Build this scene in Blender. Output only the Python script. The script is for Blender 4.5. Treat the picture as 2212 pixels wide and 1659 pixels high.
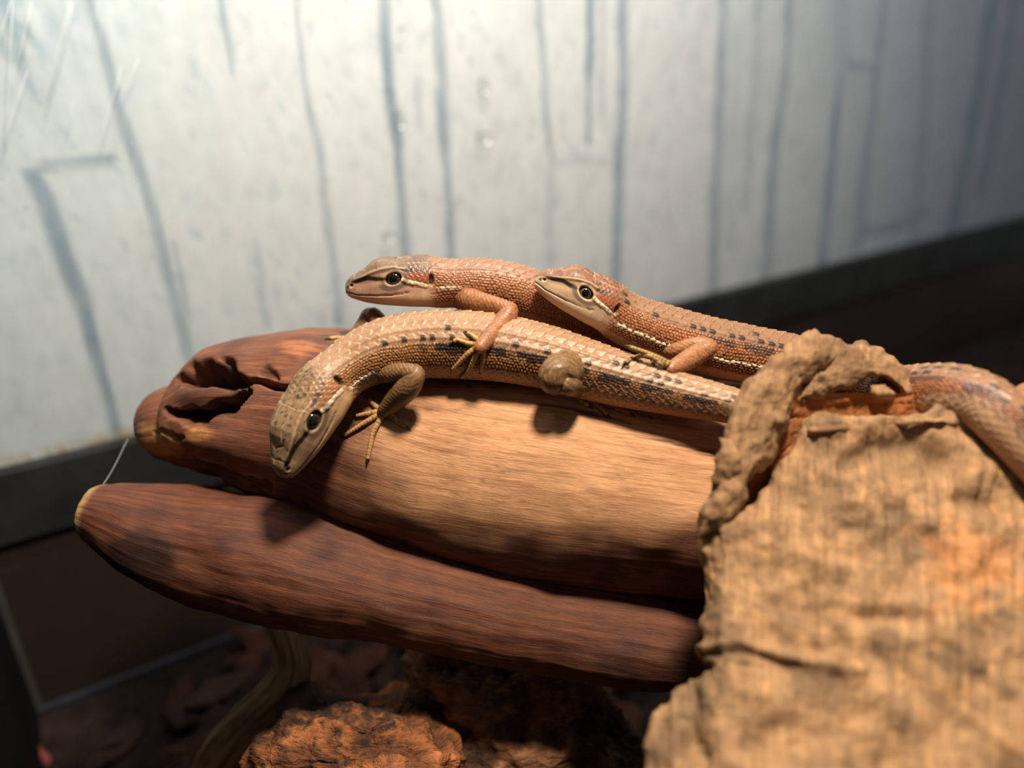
import bpy, math, random
import numpy as np
from mathutils import Matrix, Vector
from mathutils.bvhtree import BVHTree

# ------------------------------------------------------------------ camera, world, light, exposure
scene = bpy.context.scene
for _o in list(bpy.data.objects):
    bpy.data.objects.remove(_o)
FPX = 1662.0                                   # focal length in pixels of the 2212 x 1659 frame
CX, CY = 1106.0, 829.5
_p, _r = math.radians(23.0), math.radians(2.1)  # pitch down, roll
HC = 167.0                                     # camera height above the tank floor, mm
CAM = np.array([0.0, 0.0, HC])
_R0 = np.array([1.0, 0, 0]); FW = np.array([0, math.cos(_p), -math.sin(_p)]); _U0 = np.array([0, math.sin(_p), math.cos(_p)])
RT = math.cos(_r) * _R0 - math.sin(_r) * _U0
UP = math.cos(_r) * _U0 + math.sin(_r) * _R0
MM = 0.001

cam_data = bpy.data.cameras.new('camera'); cam = bpy.data.objects.new('camera', cam_data)
scene.collection.objects.link(cam); scene.camera = cam
_m = Matrix.Identity(4)
for i in range(3):
    _m[i][0], _m[i][1], _m[i][2], _m[i][3] = RT[i], UP[i], -FW[i], CAM[i] * MM
cam.matrix_world = _m
cam_data.sensor_width = 36.0
cam_data.lens = 36.0 * FPX / 2212.0
cam_data.clip_start = 0.005; cam_data.clip_end = 10.0
cam_data.dof.use_dof = True
cam_data.dof.focus_distance = 0.129
cam_data.dof.aperture_fstop = 7.4

world = bpy.data.worlds.new('world'); scene.world = world; world.use_nodes = True
_bg = world.node_tree.nodes['Background']
_bg.inputs['Color'].default_value = (0.85, 0.92, 1.0, 1); _bg.inputs['Strength'].default_value = 0.13

def add_light(name, kind, loc_mm, power, color, radius=0.02):
    ld = bpy.data.lights.new(name, kind); ld.energy = power; ld.color = color
    ld.shadow_soft_size = radius
    lo = bpy.data.objects.new(name, ld); scene.collection.objects.link(lo)
    lo.location = [c * MM for c in loc_mm]
    return lo
# the warm basking bulb hanging above the wood, just out of frame
add_light('basking_bulb', 'POINT', (34, 64, HC + 168), 4.3, (1.0, 0.865, 0.70), 0.017)
# unseen area light, added and aimed at the backdrop to brighten it
_la = bpy.data.lights.new('backdrop_fill', 'AREA'); _la.shape = 'RECTANGLE'; _la.size = 0.30; _la.size_y = 0.03
_la.energy = 0.95; _la.color = (1.0, 0.975, 0.93)
_lo = bpy.data.objects.new('backdrop_fill', _la); scene.collection.objects.link(_lo)
_lx = Vector((0.853, 0.521, 0)); _lz = Vector((0.521 * .975, -0.853 * .975, 0.22)).normalized(); _ly = _lz.cross(_lx).normalized()
_lm = Matrix.Identity(4)
for i in range(3): _lm[i][0], _lm[i][1], _lm[i][2] = _lx[i], _ly[i], _lz[i]
_lm[0][3], _lm[1][3], _lm[2][3] = 0.005, 0.145, (HC + 190) * MM
_lo.matrix_world = _lm

vs = scene.view_settings
vs.view_transform = 'Standard'; vs.look = 'None'; vs.gamma = 1.0; vs.use_curve_mapping = False
vs.exposure = 0.0

# ------------------------------------------------------------------ helpers
random.seed(5); RNG = np.random.default_rng(11)
def V(*a): return np.array(a, float)
def nrm(v):
    v = np.asarray(v, float); return v / (np.linalg.norm(v, axis=-1, keepdims=True) + 1e-12)
def ray(px, py): return FW + RT * ((px - CX) / FPX) - UP * ((py - CY) / FPX)
def P(px, py, d): return CAM + ray(px, py) * d                       # photo direction + distance along the view axis
def proj(p):
    q = np.asarray(p) - CAM; d = q @ FW; d = np.where(d < 1, 1, d)
    return CX + FPX * (q @ RT) / d, CY - FPX * (q @ UP) / d, d
def C3(c): return RT * c[0] + UP * c[1] - FW * c[2]                  # (right, up, towards viewer) to world
def lin(*c):
    c = np.asarray(c, float) / 255.0
    return np.where(c <= 0.04045, c / 12.92, ((c + 0.055) / 1.055) ** 2.4)
def mix(a, b, t):
    t = np.asarray(t)[..., None] if np.ndim(t) else t
    return a * (1 - t) + b * t
def sst(x, a, b):
    t = np.clip((x - a) / (b - a), 0, 1); return t * t * (3 - 2 * t)
def pdist(x, y, pts, width=None):
    """distance from (x, y) to a polyline; with width also the interpolated width"""
    best = np.full(np.shape(x), 1e9); wb = np.zeros(np.shape(x))
    for i in range(len(pts) - 1):
        ax, ay = pts[i][:2]; bx, by = pts[i + 1][:2]
        dx, dy = bx - ax, by - ay
        t = np.clip(((x - ax) * dx + (y - ay) * dy) / (dx * dx + dy * dy + 1e-9), 0, 1)
        dd = np.hypot(x - ax - t * dx, y - ay - t * dy)
        if width is not None:
            w = width[i] * (1 - t) + width[i + 1] * t; wb = np.where(dd < best, w, wb)
        best = np.minimum(best, dd)
    return best if width is None else (best, wb)
_g = np.random.default_rng(3)
_perm = np.concatenate([_g.permutation(256)] * 3); _grad = nrm(_g.normal(size=(256, 3)))
def noise(p, seed=0):
    p = np.asarray(p, float) + seed * 17.31
    i = np.floor(p).astype(int); f = p - i; i &= 255
    u = f * f * f * (f * (f * 6 - 15) + 10); out = 0
    for dx in (0, 1):
        for dy in (0, 1):
            for dz in (0, 1):
                h = _perm[_perm[_perm[i[..., 0] + dx] + i[..., 1] + dy] + i[..., 2] + dz]
                g = _grad[h]
                d = g[..., 0] * (f[..., 0] - dx) + g[..., 1] * (f[..., 1] - dy) + g[..., 2] * (f[..., 2] - dz)
                w = (u[..., 0] if dx else 1 - u[..., 0]) * (u[..., 1] if dy else 1 - u[..., 1]) * (u[..., 2] if dz else 1 - u[..., 2])
                out = out + w * d
    return out * 1.6
def fbm(p, o=3, seed=0):
    s = 0; a = 1.0; q = np.asarray(p, float)
    for k in range(o):
        s = s + a * noise(q, seed + k); a *= 0.5; q = q * 2.03
    return s
def hash2(a, b, s=0):
    h = np.sin(a * 127.1 + b * 311.7 + s * 74.7) * 43758.5453
    return h - np.floor(h)
def catmull(pts, n):
    """dense Catmull-Rom through rows of pts (any columns)"""
    pts = np.asarray(pts, float); q = np.vstack([2 * pts[0] - pts[1], pts, 2 * pts[-1] - pts[-2]]); out = []
    for i in range(1, len(q) - 2):
        t = np.linspace(0, 1, n, endpoint=False)[:, None]
        a, b, c, d = q[i - 1], q[i], q[i + 1], q[i + 2]
        out.append(0.5 * (2 * b + (c - a) * t + (2 * a - 5 * b + 4 * c - d) * t ** 2 + (3 * b - a - 3 * c + d) * t ** 3))
    out.append(pts[-1:]); return np.vstack(out)
def lerp_rows(pts, n):
    pts = np.asarray(pts, float); x = np.arange(len(pts)); xi = np.linspace(0, len(pts) - 1, n)
    return np.stack([np.interp(xi, x, pts[:, k]) for k in range(pts.shape[1])], 1)
def grid_faces(ns, nt, closed=True, off=0):
    i = np.arange(ns - 1)[:, None]; j = np.arange(nt if closed else nt - 1)[None, :]; j2 = (j + 1) % nt
    return (np.stack([i * nt + j, i * nt + j2, (i + 1) * nt + j2, (i + 1) * nt + j], -1).reshape(-1, 4) + off)
def grid_normals(G, closed=True):
    if closed: dt = np.roll(G, -1, 1) - np.roll(G, 1, 1)
    else: dt = np.gradient(G, axis=1)
    ds = np.gradient(G, axis=0)
    return nrm(np.cross(dt, ds))

class Geo:
    """verts, quads, vertex colours and uv, collected and linked as one mesh"""
    def __init__(s): s.v = []; s.f = []; s.c = []; s.u = []; s.n = 0
    def add(s, v, f, c=None, uv=None):
        v = np.asarray(v, float).reshape(-1, 3); s.v.append(v); s.f += [np.asarray(f, int).reshape(-1, np.shape(f)[-1]) + s.n]
        s.c.append(np.ones((len(v), 3)) * 0.5 if c is None else np.broadcast_to(np.asarray(c, float).reshape(-1, 3), (len(v), 3)))
        s.u.append(np.zeros((len(v), 2)) if uv is None else np.asarray(uv, float).reshape(-1, 2)); s.n += len(v)
    def grid(s, G, c=None, uv=None, closed=True, cap=True, flip=False):
        ns, nt = G.shape[:2]; f = grid_faces(ns, nt, closed)
        if flip: f = f[:, ::-1]
        base = s.n; s.add(G, f, None if c is None else np.asarray(c).reshape(-1, 3), uv)
        if cap and closed:
            for k in (0, ns - 1):
                ring = G[k]; cc = None if c is None else np.asarray(c)[k].mean(0)
                ctr = s.n; s.add([ring.mean(0)], np.zeros((0, 3), int), cc, None if uv is None else [np.asarray(uv).reshape(ns, nt, 2)[k].mean(0)])
                j = np.arange(nt); a = base + k * nt + j; b = base + k * nt + (j + 1) % nt
                t = np.stack([b, a, np.full(nt, ctr)], 1) if k == 0 else np.stack([a, b, np.full(nt, ctr)], 1)
                if flip: t = t[:, ::-1]
                s.f.append(t)
    def merged(s): return np.vstack(s.v), s.f
    def bvh(s):
        v, fs = s.merged(); return BVHTree.FromPolygons([tuple(x) for x in v], [tuple(r) for f in fs for r in f.tolist()])
    def build(s, name, mat, parent=None, origin=None, smooth=True):
        v = np.vstack(s.v); c = np.vstack(s.c); u = np.vstack(s.u)
        o = np.zeros(3) if origin is None else np.asarray(origin, float)
        me = bpy.data.meshes.new(name); v2 = ((v - o) * MM).astype(np.float32)
        nl = sum(f.size for f in s.f); nf = sum(len(f) for f in s.f)
        me.vertices.add(len(v2)); me.vertices.foreach_set('co', v2.ravel())
        loops = np.concatenate([f.ravel() for f in s.f]).astype(np.int32)
        sizes = np.concatenate([np.full(len(f), f.shape[1], np.int32) for f in s.f])
        me.loops.add(nl); me.loops.foreach_set('vertex_index', loops)
        me.polygons.add(nf); starts = np.concatenate([[0], np.cumsum(sizes)[:-1]]).astype(np.int32)
        me.polygons.foreach_set('loop_start', starts); me.polygons.foreach_set('loop_total', sizes)
        me.polygons.foreach_set('use_smooth', np.full(nf, smooth))
        me.update(calc_edges=True)
        at = me.color_attributes.new('Col', 'FLOAT_COLOR', 'POINT')
        at.data.foreach_set('color', np.hstack([c, np.ones((len(c), 1))]).astype(np.float32).ravel())
        ul = me.uv_layers.new(name='UVMap'); ul.data.foreach_set('uv', u[loops].astype(np.float32).ravel())
        me.validate(); me.materials.append(mat)
        ob = bpy.data.objects.new(name, me); scene.collection.objects.link(ob)
        ob.location = o * MM
        if parent is not None:
            ob.parent = parent; ob.location = (o * MM) - np.array(parent.location)
        return ob
def empty(name, loc_mm, label, cat, group=None):
    o = bpy.data.objects.new(name, None); scene.collection.objects.link(o); o.empty_display_size = 0.01
    o.location = [c * MM for c in loc_mm]; tag(o, label, cat, group); return o
def tag(o, label, cat, group=None):
    o['label'] = label; o['category'] = cat
    if group: o['group'] = group
    return o
def structure(o): o['kind'] = 'structure'; return o

def tube(path, rad, ds=0.2, nt=16, ref=None, sq=None, dense=24):
    """sweep: path rows (x,y,z) mm, radius rows; returns grid, arc length, theta, radius"""
    pr = np.hstack([np.asarray(path, float), np.asarray(rad, float).reshape(len(path), -1)])
    D = catmull(pr, dense); seg = np.linalg.norm(np.diff(D[:, :3], axis=0), axis=1); S = np.concatenate([[0], np.cumsum(seg)])
    n = max(4, int(S[-1] / ds)); s = np.linspace(0, S[-1], n)
    Q = np.stack([np.interp(s, S, D[:, k]) for k in range(D.shape[1])], 1)
    c = Q[:, :3]; T = nrm(np.gradient(c, axis=0)); ref = -FW if ref is None else ref
    u = np.zeros_like(c); cur = np.asarray(ref, float)
    for k in range(n):
        cur = cur - T[k] * (cur @ T[k]); cur = cur / (np.linalg.norm(cur) + 1e-9); u[k] = cur
    w = np.cross(u, -T); th = np.linspace(0, 2 * np.pi, nt, endpoint=False)
    r = np.abs(Q[:, 3]); r2 = np.abs(Q[:, 4]) if Q.shape[1] > 4 else r
    G = c[:, None] + u[:, None] * (r[:, None, None] * np.cos(th)[None, :, None]) + w[:, None] * (r2[:, None, None] * np.sin(th)[None, :, None])
    return G, s, th, r

# ------------------------------------------------------------------ materials (all node based)
def new_mat(name):
    m = bpy.data.materials.new(name); m.use_nodes = True
    nt = m.node_tree; return m, nt, nt.nodes['Principled BSDF']
def nd(nt, t, **kw):
    n = nt.nodes.new(t)
    for k, v in kw.items():
        if k.startswith('_'): setattr(n, k[1:], v)
        else: n.inputs[k.replace('__', ' ')].default_value = v
    return n
def organic(name, rough=0.6, spec=0.4, uscale=(1, 1), grain=0.25, bump=0.3, dist=0.0002, fine=3.0, streak=0.0):
    """vertex colour times stretched procedural grain (uv in mm), with bump"""
    m, nt, b = new_mat(name); L = nt.links.new
    at = nd(nt, 'ShaderNodeAttribute', _attribute_name='Col')
    uv = nd(nt, 'ShaderNodeUVMap'); mp = nd(nt, 'ShaderNodeMapping'); mp.inputs['Scale'].default_value = (uscale[0], uscale[1], 1)
    L(uv.outputs[0], mp.inputs['Vector'])
    n1 = nd(nt, 'ShaderNodeTexNoise', Scale=1.0, Detail=6.0, Roughness=0.62, Distortion=0.4); L(mp.outputs[0], n1.inputs['Vector'])
    n2 = nd(nt, 'ShaderNodeTexNoise', Scale=fine, Detail=4.0, Roughness=0.6); L(mp.outputs[0], n2.inputs['Vector'])
    ad = nd(nt, 'ShaderNodeMath', _operation='ADD'); L(n1.outputs['Fac'], ad.inputs[0]); L(n2.outputs['Fac'], ad.inputs[1])
    mr = nd(nt, 'ShaderNodeMapRange'); L(ad.outputs[0], mr.inputs['Value'])
    mr.inputs['From Min'].default_value = 0.7; mr.inputs['From Max'].default_value = 1.3
    mr.inputs['To Min'].default_value = 1 - grain; mr.inputs['To Max'].default_value = 1 + grain
    vm = nd(nt, 'ShaderNodeVectorMath', _operation='SCALE'); L(at.outputs['Color'], vm.inputs[0]); L(mr.outputs[0], vm.inputs['Scale'])
    last = vm
    if streak:
        m2 = nd(nt, 'ShaderNodeMapping'); m2.inputs['Scale'].default_value = (uscale[0] * .5, uscale[1] * .55, 1); L(uv.outputs[0], m2.inputs['Vector'])
        n3 = nd(nt, 'ShaderNodeTexNoise', Scale=1.0, Detail=8.0, Roughness=0.7, Distortion=0.6); L(m2.outputs[0], n3.inputs['Vector'])
        r3 = nd(nt, 'ShaderNodeMapRange'); L(n3.outputs['Fac'], r3.inputs['Value']); r3.inputs['From Min'].default_value = .34; r3.inputs['From Max'].default_value = .50; r3.inputs['To Min'].default_value = 1 - streak; r3.inputs['To Max'].default_value = 1.0
        v3 = nd(nt, 'ShaderNodeVectorMath', _operation='SCALE'); L(vm.outputs[0], v3.inputs[0]); L(r3.outputs[0], v3.inputs['Scale']); last = v3
    L(last.outputs[0], b.inputs['Base Color'])
    bp = nd(nt, 'ShaderNodeBump', Strength=bump, Distance=dist); L(ad.outputs[0], bp.inputs['Height']); L(bp.outputs[0], b.inputs['Normal'])
    b.inputs['Roughness'].default_value = rough; b.inputs['Specular IOR Level'].default_value = spec
    return m
def flat_mat(name, col, rough=0.6, spec=0.4, nscale=40.0, namt=0.2, bump=0.0):
    m, nt, b = new_mat(name); L = nt.links.new
    tc = nd(nt, 'ShaderNodeTexCoord'); n = nd(nt, 'ShaderNodeTexNoise', Scale=nscale, Detail=5.0, Roughness=0.6); L(tc.outputs['Object'], n.inputs['Vector'])
    cr = nd(nt, 'ShaderNodeValToRGB'); cr.color_ramp.elements[0].position = 0.3; cr.color_ramp.elements[1].position = 0.7
    cr.color_ramp.elements[0].color = (*[x * (1 - namt) for x in col], 1); cr.color_ramp.elements[1].color = (*[min(1, x * (1 + namt)) for x in col], 1)
    L(n.outputs['Fac'], cr.inputs[0]); L(cr.outputs[0], b.inputs['Base Color'])
    b.inputs['Roughness'].default_value = rough; b.inputs['Specular IOR Level'].default_value = spec
    if bump:
        bp = nd(nt, 'ShaderNodeBump', Strength=bump, Distance=0.0006); L(n.outputs['Fac'], bp.inputs['Height']); L(bp.outputs[0], b.inputs['Normal'])
    return m

M_LOG = organic('polished_driftwood', 0.58, 0.3, (0.22, 3.2), 0.30, 0.5, 0.00025, 2.6, 0.38)
M_SLAB = organic('weathered_wood', 0.85, 0.2, (1.1, 0.16), 0.18, 0.5, 0.0004, 2.2)
M_BARK = organic('cork_bark', 0.75, 0.3, (0.35, 0.7), 0.5, 0.9, 0.0012, 2.6)
M_SKIN = organic('lizard_skin', 0.42, 0.45, (2.5, 2.5), 0.10, 0.06, 0.00006, 3.0)
M_STRIP = organic('dry_root', 0.8, 0.2, (0.12, 1.4), 0.3, 0.6, 0.0005, 2.0)
M_CHIP = organic('bark_chip', 0.8, 0.25, (0.4, 1.2), 0.45, 0.7, 0.0006, 2.0)
M_CLAW = flat_mat('claw_horn', lin(52, 38, 30), 0.35, 0.5, 900, 0.3)
M_BLACK = flat_mat('black_plastic', lin(37, 39, 39), 0.5, 0.35, 60, 0.35, 0.15)
M_PANEL = flat_mat('dark_panel', lin(46, 37, 32), 0.5, 0.3, 18, 0.25, 0.1)
M_SOIL = flat_mat('soil', lin(36, 26, 22), 0.9, 0.2, 160, 0.6, 0.8)
M_SIDE = flat_mat('black_side_wall', lin(16, 18, 19), 0.6, 0.15, 30, 0.3, 0.05)

m, nt, b = new_mat('eye_gloss'); at = nd(nt, 'ShaderNodeAttribute', _attribute_name='Col'); nt.links.new(at.outputs['Color'], b.inputs['Base Color'])
b.inputs['Roughness'].default_value = 0.06; b.inputs['Specular IOR Level'].default_value = 0.6; b.inputs['Coat Weight'].default_value = 0.6; b.inputs['Coat Roughness'].default_value = 0.03
M_EYE = m

# printed backdrop: streak mask from the vertex attribute, mottling from nodes
m, nt, b = new_mat('printed_backdrop'); L = nt.links.new
at = nd(nt, 'ShaderNodeAttribute', _attribute_name='Col'); tc = nd(nt, 'ShaderNodeUVMap')
mp = nd(nt, 'ShaderNodeMapping'); mp.inputs['Scale'].default_value = (0.16, 0.07, 1); L(tc.outputs[0], mp.inputs['Vector'])
n1 = nd(nt, 'ShaderNodeTexNoise', Scale=1.0, Detail=7.0, Roughness=0.65); L(mp.outputs[0], n1.inputs['Vector'])
n2 = nd(nt, 'ShaderNodeTexNoise', Scale=0.14, Detail=3.0); L(tc.outputs[0], n2.inputs['Vector'])
mr = nd(nt, 'ShaderNodeMapRange'); mr.inputs['From Min'].default_value = 0.3; mr.inputs['From Max'].default_value = 0.7; mr.inputs['To Min'].default_value = 0.90; mr.inputs['To Max'].default_value = 1.06
L(n1.outputs['Fac'], mr.inputs['Value'])
vm = nd(nt, 'ShaderNodeVectorMath', _operation='SCALE'); L(at.outputs['Color'], vm.inputs[0]); L(mr.outputs[0], vm.inputs['Scale']); L(vm.outputs[0], b.inputs['Base Color'])
bp = nd(nt, 'ShaderNodeBump', Strength=0.12, Distance=0.001); L(n2.outputs['Fac'], bp.inputs['Height']); L(bp.outputs[0], b.inputs['Normal'])
b.inputs['Roughness'].default_value = 0.7; b.inputs['Specular IOR Level'].default_value = 0.15
M_PRINT = m

m = bpy.data.materials.new('glass_pane'); m.use_nodes = True; nt = m.node_tree; nt.nodes.clear()
out = nd(nt, 'ShaderNodeOutputMaterial'); tr = nd(nt, 'ShaderNodeBsdfTransparent'); gl = nd(nt, 'ShaderNodeBsdfGlossy', Roughness=0.02); fr = nd(nt, 'ShaderNodeFresnel', IOR=1.45); mx = nd(nt, 'ShaderNodeMixShader')
tr.inputs['Color'].default_value = (0.96, 0.98, 0.98, 1)
ml = nd(nt, 'ShaderNodeMath', _operation='MULTIPLY'); nt.links.new(fr.outputs[0], ml.inputs[0])
gm = nd(nt, 'ShaderNodeNewGeometry'); fm = nd(nt, 'ShaderNodeMath', _operation='SUBTRACT'); fm.inputs[0].default_value = 1.0; nt.links.new(gm.outputs['Backfacing'], fm.inputs[1]); nt.links.new(fm.outputs[0], ml.inputs[1])
nt.links.new(ml.outputs[0], mx.inputs[0]); nt.links.new(tr.outputs[0], mx.inputs[1]); nt.links.new(gl.outputs[0], mx.inputs[2]); nt.links.new(mx.outputs[0], out.inputs[0])
M_PANE = m
m = M_PANE.copy(); m.name = 'water'; m.node_tree.nodes['Glossy BSDF'].inputs['Roughness'].default_value = 0.16; m.node_tree.nodes['Fresnel'].inputs['IOR'].default_value = 2.0
m.node_tree.nodes['Transparent BSDF'].inputs['Color'].default_value = (0.93, 0.95, 0.95, 1); M_WATER = m
M_SCRATCH = flat_mat('scratch_white', (0.75, 0.78, 0.78), 0.5, 0.5, 500, 0.1)

# ------------------------------------------------------------------ the tank: floor, back wall, side wall
WA = P(0, 1010, 195.0); WZ = WA[2]                                    # lower edge of the print, left end of the frame
_b = ray(2212, 465); WB = CAM + _b * ((WZ - HC) / _b[2])
WE = nrm(WB - WA); WN = nrm(np.cross(WE, V(0, 0, 1)))                  # along the wall; towards the tank
T0 = -9.5                                                             # corner with the left wall
def W(t, z, off=0.0): return WA + WE * t + V(0, 0, 1) * (z - WZ) + WN * off
def wall_box(name, t0, t1, z0, z1, o0, o1, mat):
    g = Geo(); c = [W(t, z, o) for o in (o0, o1) for z in (z0, z1) for t in (t0, t1)]
    g.add(c, [[0, 1, 3, 2], [4, 6, 7, 5], [0, 4, 5, 1], [2, 3, 7, 6], [0, 2, 6, 4], [1, 5, 7, 3]])
    return structure(g.build(name, mat, smooth=False))
Z1 = HC - 110.3
# printed backdrop standing behind the glass
ts = np.arange(T0, 620, 1.15); zs = np.concatenate([np.arange(WZ - 3, HC + 25, 1.6), np.arange(HC + 26, HC + 240, 6.0)])
TT, ZZ = np.meshgrid(ts, zs, indexing='ij')
G = WA + WE * TT[..., None] + V(0, 0, 1) * (ZZ - WZ)[..., None]
px, py, _ = proj(G)
streaks = [  # points, widths, darkness
    ([(190, 0), (215, 80), (255, 230), (290, 330), (330, 460), (365, 600), (395, 720), (412, 800)], [20, 26, 22, 24, 24, 28, 24, 18], .75),
    ([(72, 385), (100, 440), (140, 560), (180, 660), (205, 760), (230, 850), (255, 945)], [40, 44, 44, 40, 30, 26, 24], 1.0),
    ([(60, 372), (130, 352), (245, 345)], [20, 26, 22], .7),
    ([(480, 0), (495, 100), (506, 165)], [14, 18, 8], .75),
    ([(640, 0), (655, 150), (672, 260), (690, 330), (700, 450), (720, 590), (735, 700)], [10, 12, 14, 18, 16, 18, 18], .7),
    ([(555, 520), (570, 640), (580, 710)], [6, 10, 12], .45),
    ([(375, 520), (388, 580), (405, 690), (412, 780)], [8, 10, 10, 8], .6),
    ([(828, 0), (838, 130), (848, 240), (862, 330), (868, 450), (875, 560)], [24, 26, 24, 20, 20, 20], .95),
    ([(940, 0), (950, 120), (955, 230), (965, 380), (975, 560)], [20, 22, 22, 18, 18], .9),
    ([(905, 170), (910, 280)], [12, 14], .35),
    ([(1166, 0), (1172, 150), (1180, 270), (1190, 350)], [14, 14, 14, 10], .8),
    ([(1190, 360), (1186, 460), (1184, 600)], [16, 20, 18], .4),
    ([(1276, 0), (1275, 150), (1270, 310)], [14, 15, 10], 1.0),
    ([(1302, 0), (1300, 250)], [14, 10], .4),
    ([(1346, 0), (1345, 200), (1336, 400), (1330, 620)], [22, 24, 22, 22], .85),
    ([(1195, 360), (1260, 345), (1330, 355)], [14, 20, 14], .3),
    ([(1562, 0), (1556, 200), (1546, 400), (1540, 640)], [16, 20, 20, 20], .8),
    ([(1706, 0), (1696, 150), (1680, 290), (1665, 430), (1654, 600)], [16, 18, 20, 22, 22], .75),
    ([(1640, 0), (1622, 300), (1610, 450)], [26, 24, 20], .35),
    ([(1590, 60), (1580, 300), (1570, 520)], [30, 40, 40], .22),
    ([(1814, 165), (1802, 300), (1790, 420), (1774, 580)], [14, 20, 20, 20], .9),
    ([(1815, 0), (1815, 150)], [40, 36], .3),
    ([(1838, 140), (1890, 150)], [22, 18], .6),
    ([(1910, 0), (1885, 250), (1850, 530)], [14, 20, 26], .6),
    ([(2010, 0), (1990, 300), (1975, 510)], [26, 24, 22], .4),
    ([(1860, 503), (1940, 488), (2000, 452)], [20, 24, 16], .65),
    ([(2145, 0), (2112, 200), (2075, 400), (2060, 500)], [24, 28, 28, 26], .75),
    ([(2190, 0), (2160, 200), (2118, 420)], [20, 24, 22], .6),
    ([(8, 0), (30, 80), (55, 170), (85, 230)], [30, 26, 14, 8], .5),
    ([(55, 50), (75, 90)], [18, 12], .55),
    ([(280, 420), (300, 480), (330, 560)], [5, 6, 5], .3),
    ([(0, 0), (20, 120)], [50, 30], .35),
]
q = np.stack([TT * 0.05, ZZ * 0.025, TT * 0], -1); wob = fbm(q * 3, 3, 5); big = fbm(q * 0.6, 3, 9); mot = fbm(np.stack([TT * .35, ZZ * .2, TT * 0], -1), 3, 2)
dark = np.zeros(TT.shape)
for pts, ws, a in streaks:
    pts = list(pts); ws = list(ws)
    if pts[0][1] <= 0:                                               # printed streaks run on above the frame
        k = (pts[1][0] - pts[0][0]) / (pts[1][1] - pts[0][1] + 1e-6); pts = [(pts[0][0] - k * 900, -900)] + pts; ws = [ws[0]] + ws
    d, w = pdist(px + wob * 5, py, pts, ws)
    dark = np.maximum(dark, a * (1 - sst(d, w * .25, w * .75)) * (0.86 + .25 * wob))
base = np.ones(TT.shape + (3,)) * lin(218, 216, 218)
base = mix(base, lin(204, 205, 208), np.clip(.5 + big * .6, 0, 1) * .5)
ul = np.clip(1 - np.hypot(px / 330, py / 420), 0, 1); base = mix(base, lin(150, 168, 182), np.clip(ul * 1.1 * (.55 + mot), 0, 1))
base = mix(base, lin(138, 150, 172), sst(px, 1300, 2250) * .8)  # grey-blue print tone plus light falloff to the right, put into the colour
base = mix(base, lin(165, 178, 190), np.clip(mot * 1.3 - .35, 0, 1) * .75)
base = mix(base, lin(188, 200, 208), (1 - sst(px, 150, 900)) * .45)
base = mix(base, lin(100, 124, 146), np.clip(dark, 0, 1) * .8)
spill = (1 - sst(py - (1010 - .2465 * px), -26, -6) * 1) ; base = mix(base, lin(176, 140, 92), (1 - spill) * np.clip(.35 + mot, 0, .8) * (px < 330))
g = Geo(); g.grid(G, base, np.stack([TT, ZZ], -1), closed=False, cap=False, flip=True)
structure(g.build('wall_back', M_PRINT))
wall_box('wall_back_lower', T0, 620, -3.0, Z1 + 2, 0.0, 3.0, M_PANEL)
trim = wall_box('trim_1', T0, 620, Z1, WZ, -6.0, 5.0, M_BLACK)
wall_box('trim_2', T0, 620, -3.0, 3.2, 3.0, 5.0, flat_mat('blue_seal', lin(44, 46, 54), 0.5, 0.4, 50, 0.2))
# left wall of the tank
g = Geo(); cz = [(-3.0, 0), (-3.0, 300), (HC + 240, 300), (HC + 240, 0)]
pts = [W(T0 - o, z, k) for o in (0.0, 5.0) for z, k in cz]
g.add(pts, [[0, 1, 2, 3], [7, 6, 5, 4], [0, 4, 5, 1], [1, 5, 6, 2], [2, 6, 7, 3], [3, 7, 4, 0]])
structure(g.build('wall_left', M_SIDE, smooth=False))
g = Geo(); g.grid(np.array([[W(T0 + .1 + o, z, 3 + o2) for o, o2 in ((0, 0), (1.6, 0), (0, 1.6))] for z in np.linspace(0, Z1, 12)]))
structure(g.build('trim_3', flat_mat('corner_sealant', lin(62, 62, 56), 0.5, 0.4, 60, 0.3), smooth=False))
# floor with a rough layer of soil
tx = np.linspace(T0, 620, 240); ty = np.linspace(0, 300, 130); A_, B_ = np.meshgrid(tx, ty, indexing='ij')
G = WA + WE * A_[..., None] + WN * B_[..., None]; G[..., 2] = 0
h = fbm(np.stack([A_ * .03, B_ * .03, A_ * 0], -1), 4, 4) * 5 + fbm(np.stack([A_ * .2, B_ * .2, A_ * 0], -1), 3, 7) * 2.2
mound = 16 * np.exp(-(((G[..., 0] + 30) / 70) ** 2 + ((G[..., 1] - 125) / 45) ** 2))
FH = h * sst(B_, 2, 25) + mound; G[..., 2] = np.maximum(FH, -2.5)
g = Geo(); g.grid(G, None, np.stack([A_, B_], -1), closed=False, cap=False)
floor_geo = g; structure(g.build('floor', M_SOIL))
BV_FLOOR = g.bvh()
def floor_z(x, y):
    h = BV_FLOOR.ray_cast(Vector((x, y, 400)), Vector((0, 0, -1)))[0]
    return h.z if h is not None else 0.0

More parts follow.
